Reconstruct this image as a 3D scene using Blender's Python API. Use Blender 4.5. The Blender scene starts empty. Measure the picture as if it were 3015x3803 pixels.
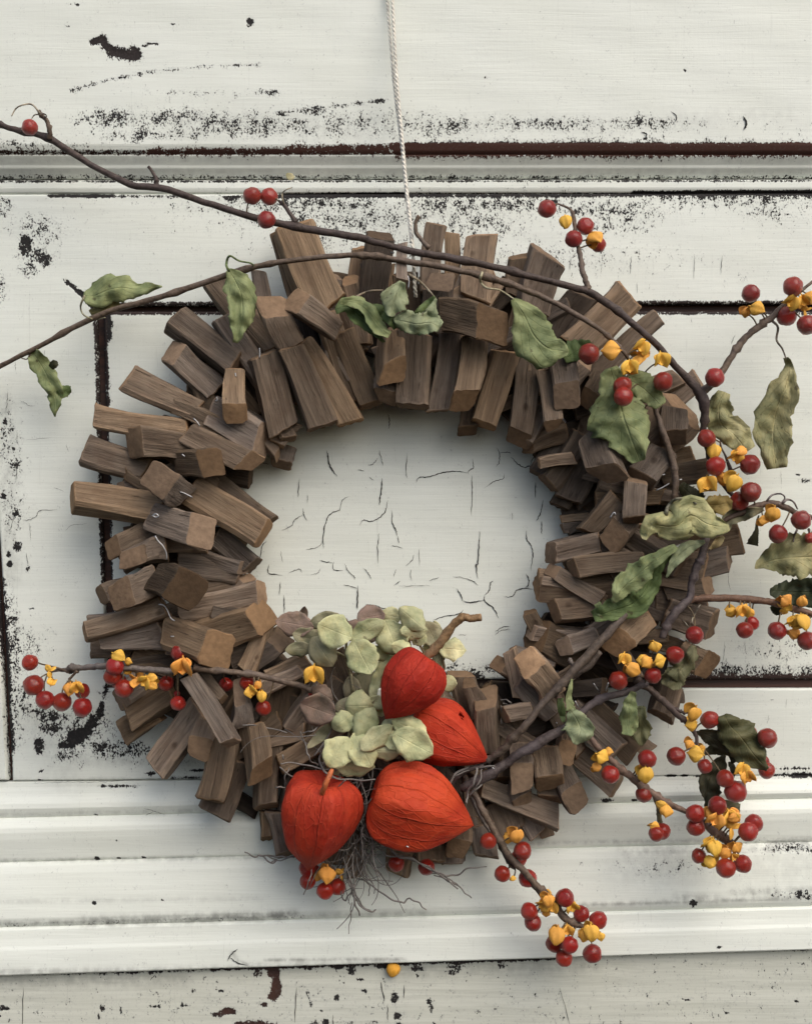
import bpy, math, random
import numpy as np
from mathutils import Vector, Matrix, noise

random.seed(7)
SC = bpy.context.scene
COL = SC.collection
# ------------------------------------------------------------------ scale / camera
# The door front stands in the XZ plane, the room side is -Y.  Positions are measured in units of 1/7000 m on the door.
U = 1.0 / 7000.0
DIST = 0.64
CX, CY = 1507.5, 1901.5
Z0 = 1.45

def W(px, py, h=0.0):
    """point measured on the door plane (px, py), carried h millimetres towards the viewer along the line of sight"""
    k = (DIST - h * 0.001) / DIST
    return Vector(((px - CX) * U * k, -h * 0.001, Z0 + (CY - py) * U * k))

cam = bpy.data.cameras.new("Camera")
cam.sensor_fit = 'VERTICAL'
cam.sensor_height = 36.0
cam.lens = 36.0 * DIST / (3803 * U)
cam.clip_start = 0.01
cam.clip_end = 200
co = bpy.data.objects.new("Camera", cam)
COL.objects.link(co)
co.location = (0, -DIST, Z0)
co.rotation_euler = (math.radians(90), 0, 0)
SC.camera = co

SUN_EL, SUN_AZ = 46.0, 34.0      # sun high, to the right of the viewer
world = bpy.data.worlds.new("World")
SC.world = world
world.use_nodes = True
wn = world.node_tree
bg = wn.nodes["Background"]
sky = wn.nodes.new("ShaderNodeTexSky")
sky.sky_type = 'NISHITA'
sky.sun_disc = False
sky.sun_elevation = math.radians(SUN_EL)
sky.sun_rotation = math.radians(180 - SUN_AZ)
sky.air_density = 1.0
sky.dust_density = 4.0
sky.ozone_density = 1.0
wn.links.new(sky.outputs[0], bg.inputs[0])
bg.inputs[1].default_value = 0.125
sl = bpy.data.lights.new("Sun", 'SUN')
sl.energy = 1.0
sl.angle = math.radians(55)
sl.color = (1.0, 0.965, 0.91)
so = bpy.data.objects.new("Sun", sl)
COL.objects.link(so)
el, az = math.radians(SUN_EL), math.radians(SUN_AZ)
sd = Vector((math.sin(az) * math.cos(el), -math.cos(az) * math.cos(el), math.sin(el)))
so.rotation_euler = sd.to_track_quat('Z', 'Y').to_euler()
SC.view_settings.view_transform = 'Standard'
SC.view_settings.look = 'None'
SC.view_settings.gamma = 1.0
SC.view_settings.exposure = 0.45

# ------------------------------------------------------------------ node helper
class NT:
    def __init__(s, name):
        s.m = bpy.data.materials.new(name)
        s.m.use_nodes = True
        s.t = s.m.node_tree
        s.b = s.t.nodes["Principled BSDF"]
        s.out = s.t.nodes["Material Output"]
    def n(s, typ, **kw):
        nd = s.t.nodes.new(typ)
        for k, v in kw.items():
            if k.startswith("i_"):
                key = k[2:]
                key = int(key) if key.isdigit() else key
                s.set(nd.inputs[key], v)
            else:
                setattr(nd, k, v)
        return nd
    def set(s, sock, v):
        if hasattr(v, "is_output") and v.is_output:
            s.t.links.new(v, sock)
        else:
            sock.default_value = v
    def math(s, op, a, b=0.0, clamp=False):
        nd = s.t.nodes.new("ShaderNodeMath"); nd.operation = op; nd.use_clamp = clamp
        s.set(nd.inputs[0], a); s.set(nd.inputs[1], b)
        return nd.outputs[0]
    def mix(s, f, a, b, typ='MIX'):
        nd = s.t.nodes.new("ShaderNodeMix"); nd.data_type = 'RGBA'; nd.blend_type = typ
        s.set(nd.inputs[0], f); s.set(nd.inputs[6], a); s.set(nd.inputs[7], b)
        return nd.outputs[2]
    def rng(s, v, a, b, c=0.0, d=1.0, smooth=False):
        nd = s.t.nodes.new("ShaderNodeMapRange")
        if smooth: nd.interpolation_type = 'SMOOTHSTEP'
        s.set(nd.inputs[0], v); s.set(nd.inputs[1], a); s.set(nd.inputs[2], b); s.set(nd.inputs[3], c); s.set(nd.inputs[4], d)
        return nd.outputs[0]
    def coord(s, kind="Object", scale=(1, 1, 1)):
        tc = s.t.nodes.new("ShaderNodeTexCoord")
        mp = s.t.nodes.new("ShaderNodeMapping")
        s.t.links.new(tc.outputs[kind], mp.inputs[0])
        mp.inputs["Scale"].default_value = scale
        return mp.outputs[0]
    def noise(s, vec, scale, detail=4, rough=0.55, dist=0.0):
        nd = s.t.nodes.new("ShaderNodeTexNoise")
        s.set(nd.inputs["Vector"], vec); nd.inputs["Scale"].default_value = scale
        nd.inputs["Detail"].default_value = detail; nd.inputs["Roughness"].default_value = rough
        nd.inputs["Distortion"].default_value = dist
        return nd.outputs[0]
    def bump(s, h, strength=0.5, dist=0.001, normal=None):
        nd = s.t.nodes.new("ShaderNodeBump")
        nd.inputs["Strength"].default_value = strength; nd.inputs["Distance"].default_value = dist
        s.set(nd.inputs["Height"], h)
        if normal is not None: s.set(nd.inputs["Normal"], normal)
        return nd.outputs[0]
    def fin(s, color=None, rough=0.6, normal=None, spec=0.4):
        if color is not None: s.set(s.b.inputs["Base Color"], color)
        s.set(s.b.inputs["Roughness"], rough)
        s.b.inputs["Specular IOR Level"].default_value = spec
        if normal is not None: s.set(s.b.inputs["Normal"], normal)
        return s.m

def attr(k, name, out="Fac"):
    nd = k.t.nodes.new("ShaderNodeAttribute"); nd.attribute_name = name
    return nd.outputs[out]

def objcol(k):
    nd = k.t.nodes.new("ShaderNodeObjectInfo")
    return nd.outputs["Color"], nd.outputs["Random"]

def paint_material(name, base, base2):
    k = NT(name)
    wear, rust, dirt_grey = attr(k, "wear"), attr(k, "rust"), attr(k, "dirt_grey")
    c = k.coord("Object")
    ch = k.coord("Object", (1.1, 1, 0.8))
    n1 = k.noise(ch, 1000, 5, 0.62, 0.3)
    n2 = k.noise(ch, 240, 4, 0.6, 0.3)
    m = k.math('ADD', k.math('MULTIPLY', n1, 0.6), k.math('MULTIPLY', n2, 0.4))
    m = k.rng(m, 0.34, 0.66)
    e = k.math('SUBTRACT', k.math('ADD', wear, m), 1.0)
    chip = k.rng(e, -0.02, 0.05, 0, 1, True)
    halo = k.rng(e, -0.30, 0.05, 0, 1, True)
    # brush strokes run along the boards
    s1 = k.noise(k.coord("Object", (22, 300, 520)), 1.0, 5, 0.62, 1.1)
    s2 = k.noise(k.coord("Object", (5, 60, 170)), 1.0, 3, 0.5, 0.5)
    s3 = k.noise(c, 22, 3, 0.5)
    s4 = k.noise(k.coord("Object", (700, 300, 26)), 1.0, 3, 0.6, 0.6)
    streak = k.math('ADD', k.math('MULTIPLY', s1, 0.6), k.math('MULTIPLY', s2, 0.4))
    col = k.mix(k.rng(streak, 0.36, 0.62), base2, base)
    col = k.mix(k.math('MULTIPLY', k.rng(s3, 0.35, 0.7), 0.25), col, tuple(x * y for x, y in zip(base, (0.93, 0.92, 0.86, 1))))
    fine = k.math('MULTIPLY', k.rng(s1, 0.60, 0.72), 0.10)
    col = k.mix(fine, col, (0.30, 0.31, 0.28, 1))
    fv = k.math('MULTIPLY', k.rng(s4, 0.66, 0.76), 0.16)
    col = k.mix(fv, col, (0.22, 0.23, 0.21, 1))
    g = k.math('MULTIPLY', dirt_grey, k.rng(k.noise(ch, 230, 5, 0.6), 0.3, 0.62))
    col = k.mix(g, col, (0.17, 0.175, 0.16, 1))
    col = k.mix(k.math('MULTIPLY', halo, 0.34), col, (0.25, 0.265, 0.26, 1))
    dark = k.mix(rust, (0.013, 0.012, 0.012, 1), (0.06, 0.024, 0.016, 1))
    dark = k.mix(k.math('MULTIPLY', k.rng(k.noise(c, 900, 4), 0.5, 0.75), 0.35), dark, (0.09, 0.075, 0.065, 1))
    col = k.mix(chip, col, dark)
    hgt = k.math('ADD', k.math('MULTIPLY', chip, -1.0), k.math('MULTIPLY', s1, 0.55))
    hgt = k.math('ADD', hgt, k.math('MULTIPLY', s4, 0.12))
    hgt = k.math('ADD', hgt, k.math('MULTIPLY', k.noise(c, 260, 4, 0.6), 0.25))
    nrm = k.bump(hgt, 0.5, 0.0004)
    r = k.rng(chip, 0, 1, 0.42, 0.8)
    return k.fin(col, r, nrm, 0.35)

M_PAINT = paint_material("white_paint", (0.755, 0.79, 0.725, 1), (0.685, 0.718, 0.657, 1))
M_RAIL = paint_material("grey_paint", (0.62, 0.635, 0.56, 1), (0.48, 0.495, 0.43, 1))

def mat_bare():
    k = NT("bare_wood")
    n = k.noise(k.coord("Object", (20, 200, 400)), 1.0, 5, 0.6)
    col = k.mix(k.rng(n, 0.35, 0.65), (0.022, 0.012, 0.010, 1), (0.065, 0.028, 0.020, 1))
    return k.fin(col, 0.7, k.bump(n, 0.5, 0.0005))
M_BARE = mat_bare()

def mat_wood(end=False):
    k = NT("driftwood_end_grain" if end else "driftwood")
    oc, rnd = objcol(k)
    if end:
        c = k.coord("Object", (1, 1, 1))
        n = k.noise(c, 420, 5, 0.6)
        n2 = k.noise(c, 110, 3, 0.5)
        f = k.math('ADD', k.math('MULTIPLY', n, 0.5), k.math('MULTIPLY', n2, 0.5))
        col = k.mix(k.rng(f, 0.35, 0.65), k.mix(1.0, oc, (0.90, 0.76, 0.62, 1), 'MULTIPLY'), k.mix(1.0, oc, (1.48, 1.26, 1.02, 1), 'MULTIPLY'))
        return k.fin(col, 0.85, k.bump(n, 0.7, 0.0005), 0.15)
    c0 = k.t.nodes.new("ShaderNodeTexCoord")
    add = k.t.nodes.new("ShaderNodeVectorMath"); add.operation = 'ADD'
    k.t.links.new(c0.outputs["Object"], add.inputs[0])
    sc = k.t.nodes.new("ShaderNodeVectorMath"); sc.operation = 'SCALE'
    sc.inputs[0].default_value = (1.3, 0.7, 2.1)
    k.t.links.new(rnd, sc.inputs["Scale"])
    k.t.links.new(sc.outputs[0], add.inputs[1])
    def mp(s):
        m = k.t.nodes.new("ShaderNodeMapping"); k.t.links.new(add.outputs[0], m.inputs[0]); m.inputs["Scale"].default_value = s
        return m.outputs[0]
    g1 = k.noise(mp((34, 1150, 1150)), 1.0, 6, 0.66, 0.8)
    g2 = k.noise(mp((12, 230, 230)), 1.0, 4, 0.55, 0.9)
    g3 = k.noise(mp((70, 80, 80)), 1.0, 4, 0.6)
    f = k.math('ADD', k.math('MULTIPLY', g1, 0.5), k.math('MULTIPLY', g2, 0.5))
    lo = k.mix(1.0, oc, (0.48, 0.46, 0.45, 1), 'MULTIPLY')
    hi = k.mix(1.0, oc, (1.55, 1.52, 1.46, 1), 'MULTIPLY')
    col = k.mix(k.rng(f, 0.34, 0.66), lo, hi)
    col = k.mix(k.math('MULTIPLY', k.rng(g3, 0.42, 0.7), 0.65), col, k.mix(1.0, oc, (0.62, 0.52, 0.45, 1), 'MULTIPLY'))
    crack = k.rng(g1, 0.60, 0.69)
    col = k.mix(k.math('MULTIPLY', crack, 0.75), col, (0.018, 0.012, 0.01, 1))
    vk = k.t.nodes.new("ShaderNodeTexVoronoi"); k.t.links.new(mp((60, 75, 75)), vk.inputs["Vector"]); vk.inputs["Scale"].default_value = 1.0
    knot = k.rng(vk.outputs["Distance"], 0.05, 0.17, 1, 0, True)
    col = k.mix(k.math('MULTIPLY', knot, 0.7), col, k.mix(1.0, oc, (0.28, 0.22, 0.18, 1), 'MULTIPLY'))
    # worn, paler arrises
    ar = k.math('MULTIPLY', k.rng(attr(k, "arris"), 0.35, 1.0, 0, 1, True), k.rng(g3, 0.35, 0.6))
    col = k.mix(k.math('MULTIPLY', ar, 0.5), col, k.mix(1.0, oc, (1.9, 1.8, 1.65, 1), 'MULTIPLY'))
    h = k.math('ADD', g1, k.math('MULTIPLY', g2, 0.8))
    h = k.math('ADD', h, k.math('MULTIPLY', crack, -0.6)); h = k.math('ADD', h, k.math('MULTIPLY', knot, -0.5))
    return k.fin(col, 0.78, k.bump(h, 1.0, 0.0009), 0.2)
M_WOOD = mat_wood(); M_END = mat_wood(True)

def mat_bark():
    k = NT("twig_bark")
    oc, _ = objcol(k)
    c = k.coord("Object")
    n = k.noise(c, 420, 5, 0.65); n2 = k.noise(c, 60, 3)
    col = k.mix(k.rng(n, 0.35, 0.68), k.mix(1.0, oc, (0.55, 0.5, 0.48, 1), 'MULTIPLY'), k.mix(1.0, oc, (1.5, 1.45, 1.4, 1), 'MULTIPLY'))
    col = k.mix(k.math('MULTIPLY', k.rng(n2, 0.45, 0.65), 0.4), col, k.mix(1.0, oc, (1.3, 1.35, 1.6, 1), 'MULTIPLY'))
    return k.fin(col, 0.62, k.bump(n, 0.7, 0.0008), 0.35)
M_BARK = mat_bark()

def mat_berry():
    k = NT("berry_skin")
    oc, _ = objcol(k)
    c = k.coord("Object")
    n = k.noise(c, 420, 4, 0.6, 0.6); n2 = k.noise(c, 150, 3)
    col = k.mix(k.rng(n2, 0.38, 0.65), oc, k.mix(1.0, oc, (0.55, 0.45, 0.6, 1), 'MULTIPLY'))
    col = k.mix(k.math('MULTIPLY', k.rng(n, 0.56, 0.75), 0.22), col, (0.70, 0.10, 0.06, 1))
    k.b.inputs["Subsurface Weight"].default_value = 0.12
    k.b.inputs["Subsurface Radius"].default_value = (0.002, 0.0005, 0.0003)
    k.b.inputs["Subsurface Scale"].default_value = 0.6
    k.b.inputs["Coat Weight"].default_value = 0.5
    k.b.inputs["Coat Roughness"].default_value = 0.14
    return k.fin(col, 0.30, k.bump(k.math('ADD', n, k.math('MULTIPLY', n2, .6)), 1.0, 0.0013), 0.5)
M_BERRY = mat_berry()

def mat_husk():
    k = NT("husk_skin")
    oc, _ = objcol(k)
    c = k.coord("Object")
    n = k.noise(c, 350, 4, 0.6); n2 = k.noise(c, 90, 3)
    col = k.mix(k.rng(n2, 0.4, 0.62), oc, k.mix(1.0, oc, (0.86, 0.70, 0.55, 1), 'MULTIPLY'))
    col = k.mix(k.math('MULTIPLY', k.rng(n, 0.62, 0.75), 0.35), col, (0.32, 0.12, 0.03, 1))
    return k.fin(col, 0.55, k.bump(n, 0.4, 0.0006), 0.35)
M_HUSK = mat_husk()

def mat_leaf(name, veins=1.0):
    k = NT(name)
    oc, _ = objcol(k)
    uv = k.t.nodes.new("ShaderNodeTexCoord").outputs["UV"]
    sp = k.t.nodes.new("ShaderNodeSeparateXYZ"); k.t.links.new(uv, sp.inputs[0])
    u, v = sp.outputs[0], sp.outputs[1]
    av = k.math('ABSOLUTE', k.math('SUBTRACT', v, 0.5))
    mid = k.rng(av, 0.0, 0.035, 1, 0, True)
    c = k.coord("Object")
    nz = k.noise(c, 120, 3, 0.5)
    ph = k.math('SUBTRACT', k.math('MULTIPLY', u, 7.0), k.math('MULTIPLY', av, 5.0))
    ph = k.math('ADD', ph, k.math('MULTIPLY', nz, 0.7))
    fr = k.math('ABSOLUTE', k.math('SUBTRACT', k.math('FRACT', ph), 0.5))
    side = k.rng(fr, 0.0, 0.07, 1, 0, True)
    vein = k.math('MAXIMUM', mid, k.math('MULTIPLY', side, 0.55))
    n = k.noise(c, 300, 5, 0.6); n2 = k.noise(c, 70, 4, 0.6)
    col = k.mix(k.rng(n2, 0.36, 0.66), k.mix(1.0, oc, (0.60, 0.66, 0.6, 1), 'MULTIPLY'), k.mix(1.0, oc, (1.25, 1.22, 1.2, 1), 'MULTIPLY'))
    col = k.mix(k.math('MULTIPLY', k.rng(n, 0.52, 0.75), 0.3), col, k.mix(1.0, oc, (1.3, 1.1, 0.8, 1), 'MULTIPLY'))
    spot = k.rng(k.noise(c, 210, 3, 0.5), 0.67, 0.72)
    col = k.mix(k.math('MULTIPLY', spot, 0.6), col, (0.05, 0.028, 0.014, 1))
    col = k.mix(k.math('MULTIPLY', vein, 0.35 * veins), col, k.mix(1.0, oc, (1.8, 1.75, 1.7, 1), 'MULTIPLY'))
    h = k.math('ADD', k.math('MULTIPLY', vein, -0.6 * veins), k.math('MULTIPLY', n2, 1.6))
    h = k.math('ADD', h, k.math('MULTIPLY', n, 0.5))
    nrm = k.bump(h, 0.75, 0.0011)
    k.fin(col, 0.62, nrm, 0.3)
    tr = k.t.nodes.new("ShaderNodeBsdfTranslucent"); k.set(tr.inputs[0], col)
    mx = k.t.nodes.new("ShaderNodeMixShader"); mx.inputs[0].default_value = 0.2
    k.t.links.new(k.b.outputs[0], mx.inputs[1]); k.t.links.new(tr.outputs[0], mx.inputs[2])
    k.t.links.new(mx.outputs[0], k.out.inputs[0])
    return k.m
M_LEAF = mat_leaf("leaf_blade"); M_PETAL = mat_leaf("petal_blade", 0.3)

def mat_lantern():
    k = NT("lantern_paper")
    oc, _ = objcol(k)
    uv = k.t.nodes.new("ShaderNodeTexCoord").outputs["UV"]
    sp = k.t.nodes.new("ShaderNodeSeparateXYZ"); k.t.links.new(uv, sp.inputs[0])
    u, v = sp.outputs[0], sp.outputs[1]
    c = k.coord("Object")
    nz = k.noise(c, 60, 3, 0.5)
    ph = k.math('ADD', k.math('MULTIPLY', u, 10.0), k.math('MULTIPLY', nz, 0.35))
    rib = k.rng(k.math('ABSOLUTE', k.math('SUBTRACT', k.math('FRACT', ph), 0.5)), 0.0, 0.05, 1, 0, True)
    mp = k.t.nodes.new("ShaderNodeMapping"); k.t.links.new(uv, mp.inputs[0]); mp.inputs["Scale"].default_value = (40, 11, 1)
    vo = k.t.nodes.new("ShaderNodeTexVoronoi"); vo.feature = 'DISTANCE_TO_EDGE'; vo.inputs["Scale"].default_value = 1.0
    k.t.links.new(mp.outputs[0], vo.inputs["Vector"])
    net = k.rng(vo.outputs["Distance"], 0.0, 0.07, 1, 0, True)
    n = k.noise(c, 260, 5, 0.6); n2 = k.noise(c, 45, 4, 0.6)
    col = k.mix(k.rng(n2, 0.35, 0.65), k.mix(1.0, oc, (0.74, 0.6, 0.7, 1), 'MULTIPLY'), k.mix(1.0, oc, (1.12, 1.35, 1.2, 1), 'MULTIPLY'))
    col = k.mix(k.math('MULTIPLY', k.rng(n, 0.5, 0.75), 0.25), col, k.mix(1.0, oc, (1.2, 2.2, 2.4, 1), 'MULTIPLY'))
    col = k.mix(k.math('MULTIPLY', rib, 0.22), col, k.mix(1.0, oc, (0.7, 0.6, 0.6, 1), 'MULTIPLY'))
    col = k.mix(k.math('MULTIPLY', net, 0.14), col, k.mix(1.0, oc, (1.3, 2.6, 2.6, 1), 'MULTIPLY'))
    h = k.math('ADD', k.math('MULTIPLY', rib, 0.45), k.math('MULTIPLY', net, 0.22))
    h = k.math('ADD', h, k.math('MULTIPLY', n2, 2.2)); h = k.math('ADD', h, k.math('MULTIPLY', n, 0.5))
    nrm = k.bump(h, 0.8, 0.0010)
    k.fin(col, 0.62, nrm, 0.2)
    tr = k.t.nodes.new("ShaderNodeBsdfTranslucent"); k.set(tr.inputs[0], col)
    mx = k.t.nodes.new("ShaderNodeMixShader"); mx.inputs[0].default_value = 0.22
    k.t.links.new(k.b.outputs[0], mx.inputs[1]); k.t.links.new(tr.outputs[0], mx.inputs[2])
    k.t.links.new(mx.outputs[0], k.out.inputs[0])
    return k.m
M_LANTERN = mat_lantern()

def simple(name, col, rough, metal=0.0, bumps=300):
    k = NT(name)
    c = k.coord("Object")
    n = k.noise(c, bumps, 4, 0.6)
    cc = k.mix(k.rng(n, 0.35, 0.65), tuple(x * 0.75 for x in col[:3]) + (1,), tuple(min(1, x * 1.2) for x in col[:3]) + (1,))
    k.b.inputs["Metallic"].default_value = metal
    return k.fin(cc, rough, k.bump(n, 0.3, 0.0003))
M_CORD = simple("cord_fibre", (0.72, 0.69, 0.6, 1), 0.45)
M_WIRE = simple("silver_wire", (0.36, 0.36, 0.36, 1), 0.45, 1.0)
M_MOSS = simple("moss_strand", (0.17, 0.155, 0.14, 1), 0.8)
M_CRACK = simple("crack_dark", (0.03, 0.03, 0.028, 1), 0.9)  # dark tone of the thin paint cracks

# ------------------------------------------------------------------ object helpers
def link(o, parent=None):
    COL.objects.link(o)
    if parent is not None:
        o.parent = parent
        o.matrix_parent_inverse = Matrix.Identity(4)
    return o

def empty(name, loc, label, cat, group=None, kind=None):
    o = bpy.data.objects.new(name, None)
    o.empty_display_size = 0.01
    o.location = loc
    COL.objects.link(o)
    o["label"] = label; o["category"] = cat
    if group: o["group"] = group
    if kind: o["kind"] = kind
    return o

def mesh_obj(name, verts, faces, mats, parent=None, smooth=True, midx=None, color=None, uvs=None, root=None):
    """verts in world space; root = the thing's empty (its parts keep its origin)"""
    off = root.location if root is not None else Vector((0, 0, 0))
    if not isinstance(verts, np.ndarray):
        verts = np.array([(v[0], v[1], v[2]) for v in verts], dtype=np.float64)
    me = bpy.data.meshes.new(name)
    me.from_pydata((verts - np.array(off)).tolist(), [], faces)
    for m in mats: me.materials.append(m)
    me.polygons.foreach_set("use_smooth", [smooth] * len(me.polygons))
    if midx is not None: me.polygons.foreach_set("material_index", midx)
    if uvs is not None:
        ul = me.uv_layers.new(name="UVMap")
        li = np.empty(len(me.loops), dtype=np.int32); me.loops.foreach_get("vertex_index", li)
        ul.data.foreach_set("uv", np.array(uvs, dtype=np.float32)[li].ravel())
    me.update()
    o = bpy.data.objects.new(name, me)
    if color is not None: o.color = tuple(color[:3]) + (1,)
    return link(o, parent)

def catmull(pts, seg):
    """pts: list of equal-length tuples -> resampled list, endpoints kept"""
    P = [np.array(p, dtype=float) for p in pts]
    if len(P) == 2:
        return [P[0] + (P[1] - P[0]) * i / seg for i in range(seg + 1)]
    P = [2 * P[0] - P[1]] + P + [2 * P[-1] - P[-2]]
    out = []
    for i in range(1, len(P) - 2):
        a, b, c, d = P[i - 1:i + 3]
        for j in range(seg):
            t = j / seg
            out.append(0.5 * ((2 * b) + (-a + c) * t + (2 * a - 5 * b + 4 * c - d) * t * t + (-a + 3 * b - 3 * c + d) * t ** 3))
    out.append(P[-2])
    return out

class MB:
    def __init__(s): s.v = []; s.f = []
    def tube(s, pts, rad, sides=8, cap=True, wob=0.0):
        """pts world Vectors, rad list or number"""
        n = len(pts)
        if not hasattr(rad, '__len__'): rad = [rad] * n
        base = len(s.v)
        prev = None
        for i, p in enumerate(pts):
            t = (pts[min(i + 1, n - 1)] - pts[max(i - 1, 0)])
            if t.length < 1e-9: t = Vector((1, 0, 0))
            t.normalize()
            if prev is None:
                a = Vector((0, -1, 0))
                if abs(t.dot(a)) > 0.95: a = Vector((0, 0, 1))
            else: a = prev
            x = (a - t * a.dot(t)).normalized(); prev = x
            y = t.cross(x)
            for j in range(sides):
                an = 2 * math.pi * j / sides
                r = rad[i]
                if wob: r *= 1 + wob * noise.noise(Vector((i * 0.45, math.cos(an) * 1.3, math.sin(an) * 1.3 + base * 0.37)))
                s.v.append(p + (x * math.cos(an) + y * math.sin(an)) * r)
        for i in range(n - 1):
            for j in range(sides):
                a = base + i * sides + j; b = base + i * sides + (j + 1) % sides
                s.f.append((a, b, b + sides, a + sides))
        if cap:
            s.f.append(tuple(base + j for j in range(sides))[::-1])
            s.f.append(tuple(base + (n - 1) * sides + j for j in range(sides)))
    def build(s, name, mat, parent=None, color=None, root=None, smooth=True):
        return mesh_obj(name, s.v, s.f, [mat], parent, smooth, None, color, None, root)

CR = {'A': (200, 800, 1709 / 800), 'B': (800, 750, 1709 / 800), 'C': (1500, 750, 1709 / 800), 'L': (200, 1500, 1709 / 900),
      'M': (200, 2250, 1709 / 900), 'N': (900, 2200, 1.709), 'O': (1500, 2250, 1709 / 900), 'P': (1900, 1450, 1709 / 900),
      'Q': (1900, 950, 1709 / 900), 'R': (2215, 1000, 1709 / 800), 'S': (2215, 1750, 1709 / 800), 'T': (2215, 2500, 1709 / 800),
      'U': (0, 2300, 1709 / 800), 'V': (900, 2900, 1709 / 800), 'K': (1650, 2850, 1709 / 800), 'X': (0, 300, 1709 / 800),
      'G': (0, 0, 1709 / 3015), 'H': (900, 1450, 1709 / 1200), 'J': (0, 1300, 980 / 500), 'Z': (0, 0, 1.0)}
def cv(c, x, y):
    x0, y0, s = CR[c]
    return x0 + x / s, y0 + y / s
def cs(c): return 1.0 / CR[c][2]

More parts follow.
